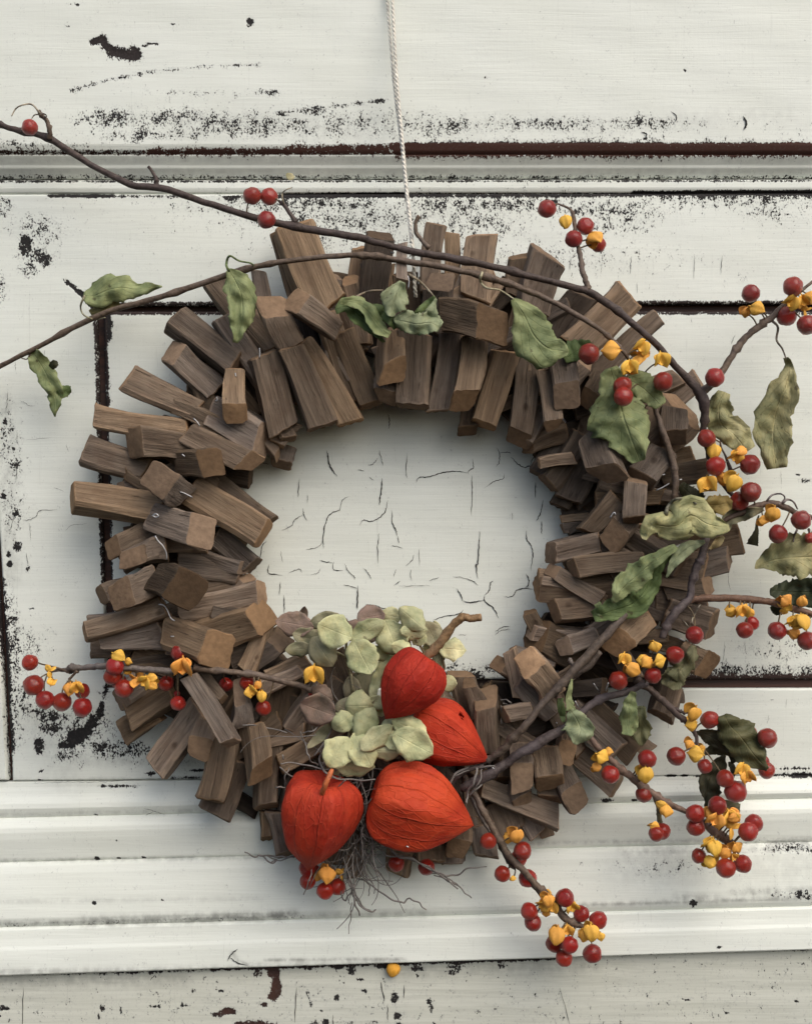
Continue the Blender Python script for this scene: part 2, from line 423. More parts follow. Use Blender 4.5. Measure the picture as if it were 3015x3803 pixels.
# ------------------------------------------------------------------ the door
ELL = [  # paint chips: cx cy rx ry strength
 (935, 97, 13, 13, 1.1), (929, 114, 6, 6, .8), (272, 30, 9, 5, .8), (300, 36, 9, 8, .8), (650, 106, 5, 5, .8), (265, 118, 14, 5, .55),
 (430, 452, 95, 34, .60), (640, 458, 260, 32, .53), (560, 512, 190, 24, .52), (900, 480, 330, 42, .50), (1280, 480, 260, 50, .44), (1180, 430, 60, 16, .6),
 (1640, 480, 200, 38, .50), (2050, 475, 480, 28, .45), (2350, 470, 220, 22, .5), (800, 360, 200, 14, .35), (1000, 358, 60, 12, .55),
 (2200, 540, 800, 18, .40), (100, 560, 240, 18, .42), (60, 545, 60, 18, .5),
 (1180, 760, 420, 40, .53), (1350, 815, 420, 60, .46), (1300, 880, 300, 60, .36), (1800, 760, 420, 34, .53), (1730, 830, 260, 70, .42),
 (2250, 780, 230, 36, .50), (2280, 830, 150, 46, .45), (2700, 750, 330, 22, .46), (2860, 790, 120, 40, .38), (1900, 960, 500, 60, .32),
 (98, 912, 26, 44, .80), (140, 950, 60, 26, .66), (170, 965, 34, 26, .62), (110, 1000, 34, 40, .50), (150, 850, 90, 46, .46), (185, 880, 60, 30, .42),
 (8, 1080, 14, 50, .55), (20, 770, 40, 40, .45),
 (395, 1200, 26, 34, 1.1), (382, 1170, 34, 26, 1.0), (408, 1240, 14, 28, .7),
 (62, 1908, 10, 8, 1.0), (20, 1565, 10, 16, .85), (15, 1845, 12, 10, 1.0), (68, 2030, 20, 22, .75), (36, 2060, 10, 14, .9), (40, 2095, 12, 14, .9), (123, 2262, 5, 5, 1.0),
 (60, 1720, 26, 60, .55), (30, 1620, 40, 120, .42), (50, 1880, 40, 120, .40), (105, 2110, 8, 14, .7), (52, 2295, 14, 8, .8),
 (285, 2735, 38, 30, 1.15), (322, 2715, 26, 18, 1.0), (250, 2768, 34, 16, 1.0), (340, 2690, 22, 22, .95), (345, 2668, 12, 14, 1.0), (372, 2640, 16, 14, .85),
 (190, 2662, 56, 26, .74), (205, 2700, 50, 30, .68), (150, 2640, 60, 34, .50), (300, 2700, 120, 60, .56), (260, 2800, 60, 22, .60), (150, 2770, 24, 34, .72),
 (420, 2770, 120, 20, .66), (470, 2790, 150, 22, .60), (560, 2815, 120, 26, .42), (90, 2600, 34, 60, .50), (60, 2420, 22, 160, .50), (100, 2400, 70, 90, .34),
 (740, 2860, 34, 5, .85), (700, 2888, 60, 5, .80), (560, 2873, 24, 6, .85), (450, 2918, 60, 5, .8), (385, 2918, 12, 7, .9), (155, 2862, 6, 6, .9), (152, 2895, 10, 4, .9),
 (1720, 2512, 90, 22, .78), (1690, 2490, 60, 30, .45), (2350, 2490, 900, 26, .60), (2660, 2500, 330, 20, .66), (2900, 2420, 140, 40, .34), (2960, 1760, 16, 4, .8), (2985, 1785, 30, 8, .5),
 (2490, 2880, 26, 6, .9), (2540, 2880, 18, 5, .9), (2590, 2882, 14, 5, .8), (2950, 2852, 70, 5, .82), (2965, 2878, 60, 10, 1.0), (2885, 2878, 26, 6, .8),
 (2250, 2966, 26, 10, .8), (2350, 2966, 12, 6, .8),
 (368, 3177, 10, 8, 1.0), (450, 3176, 8, 5, 1.0), (540, 3174, 9, 6, .9), (370, 3330, 9, 8, .9), (615, 3318, 5, 4, .9), (362, 3019, 5, 5, .9), (450, 3110, 5, 5, .7),
 (2920, 3135, 130, 16, .52), (2950, 3300, 90, 20, .45), (2940, 3295, 10, 18, .85), (2555, 3330, 16, 16, .85), (2840, 3300, 12, 6, .7), (2450, 3200, 160, 30, .30), (2640, 3480, 10, 6, .85),
 (1035, 3640, 20, 40, 1.05), (1020, 3585, 26, 20, 1.0), (1022, 3675, 22, 16, 1.0), (990, 3703, 16, 7, 1.0), (968, 3590, 20, 14, .7), (858, 3728, 34, 13, 1.1), (822, 3740, 26, 7, 1.0), (806, 3742, 12, 6, .9),
 (960, 3783, 56, 18, 1.15), (1020, 3795, 40, 14, 1.0), (900, 3775, 20, 8, .9), (40, 3716, 24, 6, .95), (20, 3744, 6, 5, .8), (395, 3715, 10, 16, .80), (386, 3748, 8, 12, .8),
 (465, 3722, 6, 14, .7), (590, 3712, 22, 5, .7), (700, 3705, 20, 6, .75), (730, 3652, 8, 6, .9), (830, 3652, 16, 5, .7), (755, 3735, 8, 5, .8), (265, 3785, 16, 5, .8), (452, 3786, 14, 5, .8), (690, 3790, 22, 5, .9),
 (1150, 3665, 8, 22, .70), (1158, 3700, 6, 12, .7), (1255, 3680, 8, 14, .85), (1195, 3725, 6, 6, .9), (1355, 3652, 8, 6, .9), (1340, 3610, 14, 6, .8), (1465, 3680, 15, 22, .85), (1475, 3745, 16, 12, .9), (1480, 3785, 16, 16, .9),
 (1170, 3775, 24, 14, .60), (1215, 3770, 14, 14, .75), (1300, 3770, 60, 8, .55), (1380, 3770, 30, 14, .55), (1150, 3568, 20, 12, .95), (1260, 3562, 30, 14, .85), (1310, 3580, 20, 18, .7), (1420, 3562, 30, 10, .9),
 (1080, 3565, 24, 10, .85), (1590, 3690, 10, 10, .85), (1598, 3720, 7, 24, .72), (1612, 3775, 6, 8, .8), (1550, 3572, 30, 14, .65), (1700, 3560, 50, 16, .68), (1855, 3560, 20, 12, .6), (1680, 3585, 30, 12, .6), (1550, 3600, 6, 6, .9),
 (2530, 3686, 14, 7, 1.0), (2490, 3570, 7, 5, .9), (2680, 3733, 8, 6, .9), (2935, 3690, 10, 7, .9), (2930, 3757, 5, 4, .9), (2550, 3775, 6, 5, .8),
 (2972, 165, 5, 5, 1.0), (2535, 277, 5, 5, 1.0), (1797, 303, 5, 3, .9), (1755, 335, 5, 3, .7), (1850, 515, 5, 4, .9), (2385, 528, 7, 8, 1.0),
]
SEG = [  # x0 y0 x1 y1 half-width strength rust
 (356, 172, 395, 162, 13, 1.1, .1), (395, 158, 400, 185, 16, 1.1, .1), (413, 189, 440, 214, 13, 1.1, .1), (430, 210, 520, 222, 18, 1.15, .1), (508, 198, 520, 210, 12, 1.1, .1), (525, 194, 560, 182, 4, .95, .1), (560, 178, 590, 180, 6, .95, .1),
 (280, 352, 400, 315, 9, .50, 0), (400, 315, 560, 283, 9, .52, 0), (560, 283, 740, 265, 8, .42, 0), (740, 265, 980, 256, 8, .42, 0), (1030, 436, 1440, 385, 9, .56, 0), (300, 470, 360, 440, 8, .6, 0),
 (-350, 577, 700, 577, 11, .62, .5), (560, 575, 1500, 570, 15, .86, .9), (1080, 568, 1500, 562, 18, .90, 1), (1480, 572, 3365, 568, 20, 1.25, 1), (1480, 556, 3365, 552, 13, .95, 1),
 (-350, 655, 3365, 655, 7, .45, 0),
 (-350, 676, 3365, 674, 5, .60, 0),
 (185, 729, 420, 729, 7, .92, 0), (420, 730, 700, 730, 6, .60, 0), (840, 735, 1050, 729, 7, .85, 0), (1050, 729, 1500, 726, 11, 1.05, 0), (1500, 726, 2350, 724, 8, .82, 0), (2350, 720, 3365, 716, 9, 1.15, 0), (2400, 731, 3365, 728, 9, .62, 0),
 (250, 1048, 275, 1066, 9, 1.1, 0), (282, 1074, 312, 1104, 8, .85, 0), (300, 1086, 345, 1140, 10, 1.05, 0),
 (345, 1160, 1250, 1160, 11, .80, .3), (1250, 1160, 3365, 1160, 9, .80, .2), (345, 1130, 3365, 1124, 7, .72, .2),
 (392, 1165, 404, 1500, 10, .85, .2), (356, 1150, 385, 2200, 7, .70, .2), (398, 1500, 424, 2400, 8, .72, .2),
 (400, 2535, 372, 2660, 8, .75, 0), (375, 2655, 340, 2700, 12, .75, 0),
 (-20, 2000, 10, 2250, 11, .80, 0), (8, 2250, 36, 2560, 17, 1.0, 0), (34, 2560, 46, 2790, 14, .80, 0), (40, 2720, 44, 2780, 14, .90, 0), (42, 2810, 42, 2870, 9, .70, 0), (20, 2150, 60, 2750, 30, .45, 0),
 (410, 2530, 300, 2850, 20, .30, 0),
 (1640, 2518, 1740, 2516, 14, .85, .2), (2540, 2515, 3365, 2512, 12, .84, .4),
 (-350, 3420, 1150, 3380, 9, .25, 0),
 (-350, 3598, 800, 3578, 7, .55, 0), (800, 3570, 1500, 3548, 12, .80, .2), (1500, 3550, 2100, 3530, 12, .78, .1), (2100, 3520, 3015, 3500, 7, .45, .1),
 (530, 3570, 590, 3600, 4, .55, 0),
]
RUSTE = [(1020, 3640, 60, 90), (960, 3790, 120, 40), (850, 3730, 40, 20)]
DIRT_GREY = [  # x0 y0 x1 y1 half-width strength   (grime, grey undercoat, greyer moulding bands)
 (-350, 3412, 350, 3398, 14, .55), (330, 3398, 1100, 3372, 20, .85), (1100, 3376, 1600, 3366, 14, .4), (-350, 3330, 1000, 3312, 10, .25),
 (2150, 3335, 3015, 3305, 10, .6), (2500, 3310, 2640, 3316, 18, .6), (2700, 3290, 3000, 3280, 16, .5), (2300, 3150, 3015, 3130, 22, .42), (2300, 3210, 3015, 3200, 60, .18), (2800, 3120, 3015, 3118, 14, .6),
 (-350, 3575, 900, 3560, 14, .50), (900, 3548, 1500, 3530, 10, .45), (1000, 3528, 1500, 3524, 7, .75), (880, 3505, 900, 3530, 8, .6), (900, 3530, 930, 3542, 6, .7),
 (-350, 3620, 700, 3615, 26, .35), (1500, 3585, 2200, 3560, 26, .35), (-350, 3190, 1050, 3172, 9, .45), (-350, 3028, 850, 3003, 12, .32),  # last entry: greyer band low on the first lower moulding
 (1740, 3125, 3015, 3103, 9, .45), (-350, 2895, 900, 2890, 9, .25), (1500, 495, 2900, 440, 40, .14), (1250, 470, 1500, 500, 60, .22), (700, 480, 1300, 480, 60, .18), (-350, 1700, -350, 2200, 10, 0),
 (20, 1500, 40, 2150, 40, .30), (120, 2650, 260, 2900, 60, .18), (230, 2820, 700, 2835, 24, .3), (1100, 860, 1700, 820, 90, .12), (2480, 2500, 3015, 2496, 26, .25),
 (600, 640, 3365, 640, 14, .20), (-350, 640, 600, 640, 12, .2), (-350, 600, 3365, 600, 14, .25),  # greyer bands along the upper and lower part of the bead
]
def sseg(px, py, x0, y0, x1, y1, hw):
    dx, dy = x1 - x0, y1 - y0
    L2 = dx * dx + dy * dy + 1e-9
    t = np.clip(((px - x0) * dx + (py - y0) * dy) / L2, 0, 1)
    d = np.hypot(px - x0 - t * dx, py - y0 - t * dy)
    return np.clip(1.35 - (d / hw) ** 2 * 0.9, 0, 1) if hw < 14 else np.exp(-(d / hw) ** 2 * 0.8)

def surface(px, py, base):
    w = np.full(px.shape, base); r = np.zeros(px.shape); d = np.zeros(px.shape)
    for cx, cy, rx, ry, a in ELL:
        q = ((px - cx) / rx) ** 2 + ((py - cy) / ry) ** 2
        w = np.maximum(w, a * np.clip(1.45 - q, 0, 1) if max(rx, ry) < 45 else (a * .97) * np.exp(-q * 0.6))
    for x0, y0, x1, y1, hw, a, ru in SEG:
        g = sseg(px, py, x0, y0, x1, y1, hw)
        w = np.maximum(w, a * g); r = np.maximum(r, ru * (g > 0.15))
    for cx, cy, rx, ry in RUSTE:
        q = ((px - cx) / rx) ** 2 + ((py - cy) / ry) ** 2
        r = np.maximum(r, 0.8 * np.exp(-q))
    for x0, y0, x1, y1, hw, a in DIRT_GREY:
        dx, dy = x1 - x0, y1 - y0
        t = np.clip(((px - x0) * dx + (py - y0) * dy) / (dx * dx + dy * dy + 1e-9), 0, 1)
        dd = np.hypot(px - x0 - t * dx, py - y0 - t * dy)
        d = np.maximum(d, a * np.exp(-(dd / hw) ** 2))
    return w, r, d

XL, XR = -350, 3365
XL2, XR2, YT, YB = -2400, 5400, -2000, 5900
DOOR = empty("door", W(1507, 3900, 0), "old wooden panelled door painted white, the black undercoat showing through its chips", "door")

def patch(name, mat, tl, tr, br, bl, prof, base=0.0, dy=9, dx=9, xin=(-40, 3055), bev=1.2, back=-9.0, drop=(1, 1, 1, 1), parent=DOOR):
    """a board: bilinear grid between four corners; prof: [(t, h mm)] down the board; skirts go back to `back`"""
    def ext(a, b, x): return (x, a[1] + (b[1] - a[1]) * (x - a[0]) / (b[0] - a[0]))
    L_, R_ = tl[0] == XL, tr[0] == XR
    ntl, nbl = (ext(tl, tr, XL2), ext(bl, br, XL2)) if L_ else (tl, bl)
    ntr, nbr = (ext(tl, tr, XR2), ext(bl, br, XR2)) if R_ else (tr, br)
    tl, bl, tr, br = ntl, nbl, ntr, nbr
    lo, hi = min(tl[0], bl[0]), max(tr[0], br[0])
    span = hi - lo
    hgt = max(bl[1] - tl[1], br[1] - tr[1])
    xs = list(np.linspace(lo, xin[0], max(2, int((xin[0] - lo) / 90)), endpoint=False)) if lo < xin[0] else []
    a, b = max(lo, xin[0]), min(hi, xin[1])
    n = max(2, int((b - a) / dx))
    xs += [a + (b - a) * i / n for i in range(n + 1)]
    if hi > xin[1]: xs += list(np.linspace(hi, xin[1], max(2, int((hi - xin[1]) / 90)), endpoint=False))
    s = (np.array(xs) - lo) / span
    e = 7.0 / span
    s = np.unique(np.concatenate([s, [e, 1 - e]]))
    ts = set(np.linspace(0, 1, max(3, int(hgt / dy)) + 1).tolist()) | {6.0 / hgt, 1 - 6.0 / hgt, 2.5 / hgt, 1 - 2.5 / hgt}
    ts |= {p[0] for p in prof}
    t = np.array(sorted(ts))
    S, T = np.meshgrid(s, t)
    lx = tl[0] + (bl[0] - tl[0]) * T; rx = tr[0] + (br[0] - tr[0]) * T
    px = lx + (rx - lx) * S
    ty = tl[1] + (tr[1] - tl[1]) * S; by = bl[1] + (br[1] - bl[1]) * S
    py = ty + (by - ty) * T
    h = np.interp(T, [p[0] for p in prof], [p[1] for p in prof])
    def edge(dist, on): return -bev * on * np.clip(1 - dist / 7.0, 0, 1) ** 2
    h = h + np.minimum.reduce([edge(T * hgt, drop[0]), edge((1 - T) * hgt, drop[1]), edge(S * span, drop[2]), edge((1 - S) * span, drop[3])])
    h = h + 0.12 * np.sin(px * 0.004 + py * 0.011) + 0.06 * np.sin(px * 0.013 - py * 0.03)
    w, r, d = surface(px, py, base)
    h = h - 0.25 * np.clip((w - 0.75) * 4, 0, 1)
    X = (px - CX) * U; Zz = Z0 + (CY - py) * U
    Y = -h * 0.001
    # front grid + skirt ring going back into the door
    nt, ns = px.shape
    V = np.stack([X, Y, Zz], -1).reshape(-1, 3)
    idx = np.arange(nt * ns).reshape(nt, ns)
    F = np.stack([idx[:-1, :-1], idx[1:, :-1], idx[1:, 1:], idx[:-1, 1:]], -1).reshape(-1, 4)
    ring = np.concatenate([idx[0, :], idx[1:, -1], idx[-1, -2::-1], idx[-2:0:-1, 0]])
    SV = V[ring].copy(); SV[:, 1] = -back * 0.001
    m = len(ring); b0 = len(V)
    V = np.concatenate([V, SV])
    k = np.arange(m); k2 = (k + 1) % m
    F = np.concatenate([F, np.stack([ring[k], ring[k2], b0 + k2, b0 + k], -1)])
    off = np.array(parent.location) if parent else np.zeros(3)
    me = bpy.data.meshes.new(name)
    me.vertices.add(len(V)); me.vertices.foreach_set("co", (V - off).astype(np.float32).ravel())
    me.loops.add(F.size); me.loops.foreach_set("vertex_index", F.astype(np.int32).ravel())
    me.polygons.add(len(F)); me.polygons.foreach_set("loop_start", np.arange(0, F.size, 4, dtype=np.int32))
    me.polygons.foreach_set("loop_total", np.full(len(F), 4, dtype=np.int32))
    me.polygons.foreach_set("use_smooth", np.ones(len(F), dtype=bool))
    me.update(calc_edges=True)
    me.set_sharp_from_angle(angle=math.radians(50))
    for nm, arr in (("wear", w), ("rust", r), ("dirt_grey", d)):
        at = me.attributes.new(nm, 'FLOAT', 'POINT')
        full = np.concatenate([arr.ravel(), np.full(m, 1.1 if nm == "wear" else 0.4 if nm == "rust" else 0.0)])
        at.data.foreach_set("value", full.astype(np.float32))
    me.materials.append(mat)
    o = bpy.data.objects.new(name, me)
    return link(o, parent)

flat = lambda h: [(0, h), (1, h)]
# dark carcass behind all the joints
def box(name, mat, x0, x1, y0, y1, h0, h1, parent):
    vs = [Vector(((x - CX) * U, -h * 0.001, Z0 + (CY - y) * U)) for h in (h0, h1) for x, y in ((x0, y0), (x1, y0), (x1, y1), (x0, y1))]
    fs = [(3, 2, 1, 0), (4, 5, 6, 7), (0, 1, 5, 4), (1, 2, 6, 5), (2, 3, 7, 6), (3, 0, 4, 7)]
    return mesh_obj(name, vs, fs, [mat], parent, False, None, None, None, parent)
box("backing_board", M_BARE, XL2 + 4, XR2 - 4, YT + 4, YB - 4, -20, -4.0, DOOR)
patch("top_rail", M_PAINT, (XL, YT), (XR, YT), (XR, 583), (XL, 583), [(0, 6), (0.9865, 6), (0.9945, 5.0), (1, 3.2)], xin=(-40, 3055), bev=0.6)
patch("bead_moulding", M_PAINT, (XL, 584), (XR, 586), (XR, 658), (XL, 662), [(0, 5.2), (.45, 2.2), (.56, 1.9), (1, -1.6)], dy=6, bev=0.3)
patch("panel_lip", M_PAINT, (XL, 672), (XR, 668), (XR, 717), (XL, 722), [(0, 1.4), (.6, 1.5), (1, .6)], dy=7, bev=0.8)
patch("frame_board", M_PAINT, (-65, 723), (XR, 718), (XR, 1128), (357, 1136), flat(0.8), bev=0.7, drop=(1, 1, 0, 1))
patch("frame_board", M_PAINT, (-65, 719), (359, 1132), (398, 2558), (50, 2903), [(0, .76), (1, .76)], bev=0.9, dx=9, drop=(0, 0, 1, 1))
patch("side_moulding", M_PAINT, (XL, 723), (-78, 723), (34, 2896), (XL, 2896), flat(2.2), bev=1.2)
patch("raised_panel", M_PAINT, (386, 1158), (XR, 1157), (XR, 2522), (426, 2522), flat(1.0), bev=1.0)
patch("groove_strip", M_BARE, (300, 2523), (XR, 2523), (XR, 2560), (300, 2560), flat(-2.0), bev=0.1)
patch("frame_board", M_PAINT, (398, 2556), (XR, 2556), (XR, 2876), (50, 2900), flat(0.8), bev=0.9, drop=(1, 1, 0, 1))
# the stepped moulding below the panel (runs very slightly uphill to the right)
patch("lower_moulding", M_PAINT, (XL, 2906), (XR, 2876), (XR, 2950), (XL, 3042), [(0, 0.2), (.15, .6), (.35, 1.8), (.60, 4.2), (.72, 4.6), (.85, 4.0), (1, 3.0)], dy=6, bev=0.2)
patch("lower_moulding", M_PAINT, (XL, 3042), (XR, 2951), (XR, 3106), (XL, 3202), [(0, 3.2), (.06, 4.6), (.20, 6.6), (.30, 7.0), (.45, 6.9), (.7, 6.2), (.93, 5.6), (1, 5.0)], dy=6, bev=0.2)
patch("lower_moulding", M_PAINT, (XL, 3203), (XR, 3107), (XR, 3330), (XL, 3428), [(0, 5.6), (.05, 7.0), (.16, 8.2), (.4, 9.6), (.7, 11.0), (.86, 11.6), (.93, 11.3), (1, 10.4)], dy=7, bev=0.2)
patch("lower_moulding", M_PAINT, (XL, 3429), (XR, 3331), (XR, 3480), (XL, 3600), [(0, 10.8), (.05, 11.8), (.25, 12.5), (.38, 13.2), (.46, 14.0), (.54, 14.3), (.75, 14.7), (.95, 15.1), (1, 14.4)], dy=6, bev=0.8)
patch("bottom_rail", M_RAIL, (XL, 3606), (XR, 3486), (XR, YB), (XL, YB), flat(9.5), base=0.13, bev=0.5)

# hairline cracks in the paint: shallow dark slivers, one joined piece
CRK = """H 770 125 778 160 774 205|4
H 449 318 455 360 470 410 503 455|6
H 722 315 735 360 745 398|2.5
H 718 357 690 390 665 396|3
H 612 418 645 428|2.5
H 670 458 695 478|2.5
H 740 465 733 540 725 607|6.5
H 870 330 866 430 873 466|2.5
H 917 487 935 462 990 456 1060 435 1130 428 1192 436|5
H 1192 440 1202 420 1220 410 1216 360|4
H 1211 450 1214 540 1210 662|3.5
H 1342 303 1358 330 1356 380 1340 405|3.5
H 1358 330 1400 328 1418 332|3.5
H 1418 352 1455 390 1490 408 1520 402 1560 430|5
H 1520 400 1530 365 1545 350|2.5
H 1383 440 1376 468 1330 482 1275 518|3
H 1548 485 1545 570|4
H 1587 578 1572 650 1550 692|5
H 1580 690 1580 760|3.5
H 302 465 296 565|3
H 322 622 327 660 343 690|3.5
H 322 658 275 688 262 716 210 740|3.5
H 570 560 530 580 518 625 510 640|2.5
H 518 632 465 655 442 700 428 780 430 835|5.5
H 426 803 395 830 338 842|3
H 768 580 762 620 745 655 690 692 640 686 622 712|4
H 790 632 795 705 812 740 818 768|5.5
H 822 770 828 808|3
H 722 755 716 830 718 915|3.5
H 790 818 850 833|3
H 1255 745 1250 830 1243 915 1235 925 1243 995|6
H 1498 740 1503 790 1525 820 1534 870 1522 950|5
H 1498 968 1512 1000 1508 1030 1495 1040|5
H 1380 1090 1425 1088 1450 1055 1500 1045 1535 1052|4
H 1132 1045 1152 1080 1165 1112|4.5
H 1165 1112 1210 1120 1278 1108|5.5
H 1278 1085 1305 1055 1310 1020 1325 1008|4.5
H 1278 1085 1280 1115 1325 1150 1353 1203|6
H 1110 985 1160 988 1220 1010 1245 1033|3
H 1005 1215 1065 1195 1140 1182 1168 1160|4.5
H 1335 1275 1370 1252 1415 1246|3.5
H 408 898 440 906 480 910|3.5
H 483 905 485 948 535 952|3.5
H 543 915 560 955 590 980 595 1000|3.5
H 640 938 665 965 682 998|3
H 612 1030 610 1155|5.5
H 535 1028 575 1035 608 1048|3
H 650 1132 700 1135 745 1152 820 1158|4
H 140 920 143 965 215 976|4
H 130 795 105 830 95 905|4
H 205 1010 198 1080|3.5
H 222 1080 224 1175|3
H 245 966 300 945 318 963|2.5
H 360 975 400 965 415 940|2
H 862 928 895 900 908 868|2.5
H 890 945 891 1002|3
H 935 835 935 930|2
H 815 945 800 985|2
H 800 1030 835 1005|3
H 825 1035 900 1032 990 1030|2
H 985 1005 1040 988|2.5
H 205 850 215 910|2
H 108 383 145 390|3
H 1425 645 1424 685|2
H 345 550 347 595|2
J 65 300 60 380 48 460|3
J 150 370 190 385 215 405 270 408|2.5
J 490 690 505 740|2
J 165 795 135 850 124 965|3.5
J 170 1238 215 1238 270 1210 300 1170 425 1162|3.5
J 145 1185 110 1220 85 1300 65 1312|3.5
J 485 1315 530 1275 640 1265|2
J 200 1475 213 1570|3
J 220 1255 228 1340 230 1385|2
J 332 0 333 75|2
J 120 85 120 150|2
J 130 590 135 660|2
J 400 1000 470 1030|2
J 190 655 380 640|1.6
Z 1160 290 1168 0|0.1
U 285 1285 420 1278 560 1275 700 1274 860 1272 1000 1258 1150 1252 1600 1245|3
Q 415 15 405 105|3
Q 420 120 418 150|3
Q 840 5 830 130|3
Q 1283 0 1277 170|2.5
Q 1478 0 1468 135|3
Q 880 190 878 270|2
Q 635 50 625 130|1.6
R 1090 520 1060 600|3
R 745 400 748 425|3
R 1455 1600 1456 1709|2
R 1185 205 1187 260|1.5
R 415 120 413 165|1.5
S 1035 780 1040 880 1055 950|2
S 1010 1350 1005 1440 985 1560|2.5
S 1170 1335 1170 1420 1190 1460|2.5
S 1025 1480 1015 1520|2
S 1540 1420 1535 1460|2
S 950 790 955 830|1.5
T 575 340 560 440|2
T 1360 330 1345 400|2
T 1500 200 1495 270|1.6
T 1370 210 1400 208|3
N 730 0 728 100|6
N 268 30 268 130|4
N 1600 270 1640 240 1700 230|3
N 1370 270 1420 268|2.5
M 650 1410 720 1430 800 1455|3
M 665 1460 720 1435|3
Z 1100 3770 1108 3640|3
Z 110 3640 105 3803|2.5
Z 580 3600 600 3580|2.5
Z 1415 3620 1430 3690|4
Z 1500 3630 1500 3680|3
Z 1240 3740 1242 3803|3
Z 1440 3700 1441 3760|3
Z 2070 3640 2110 3790|2
Z 860 3530 875 3505 898 3485|4
Z 868 3515 895 3535 935 3545|4
Z 2840 720 2830 800|2.5
Z 2745 445 2757 470 2748 498|7
Z 2480 428 2500 445 2495 470|4
Z 2370 505 2390 510 2388 530|4
Z 1955 700 1952 680|2"""
def cracks():
    mb = MB()
    rng = random.Random(3)
    for ln in CRK.split("\n"):
        a, w = ln.split("|"); a = a.split(); c = a[0]; w = float(w) / CR[c][2] * 1.05 if c != 'Z' else float(w)
        pts = [cv(c, float(a[i]), float(a[i + 1])) for i in range(1, len(a), 2)]
        rs = catmull(pts, 7)
        n = len(rs); base = len(mb.v)
        for i, p in enumerate(rs):
            t = rs[min(i + 1, n - 1)] - rs[max(i - 1, 0)]
            L = math.hypot(*t) + 1e-9; nx, ny = -t[1] / L, t[0] / L
            f = min(1.0, 3.5 * min(i, n - 1 - i) / (n - 1) + 0.18) * (0.55 + 0.75 * rng.random())
            j = (rng.random() - .5) * 3.0
            for sg in (-1, 1):
                x = p[0] + nx * (w * f * 0.5 * sg + j); y = p[1] + ny * (w * f * 0.5 * sg + j)
                h = 1.35 if (y > 1150 and y < 2520 and x > 420) else (1.15 if 720 < y < 2880 else (6.4 if y < 583 else (9.85 if y > 3600 else (15.2 if y > 3480 else 5.2)))) 
                mb.v.append(Vector(((x - CX) * U, -h * 0.001, Z0 + (CY - y) * U)))
        for i in range(n - 1):
            q = base + 2 * i
            mb.f.append((q, q + 1, q + 3, q + 2))
    o = mb.build("paint_cracks", M_CRACK, DOOR, root=DOOR)
    o["kind"] = "stuff"
cracks()

# ------------------------------------------------------------------ driftwood wreath
WREATH = empty("driftwood_wreath", W(1490, 2010, 0), "round wreath of strung driftwood sticks hanging on the white door", "wreath")

def wood_color(t, rng):
    warm = rng.uniform(-1, 1)
    b = t ** 1.2 * 1.02 * rng.uniform(0.74, 1.16)
    return (0.490 * b * (1 + 0.08 * warm), 0.383 * b, 0.292 * b * (1 - 0.14 * warm))

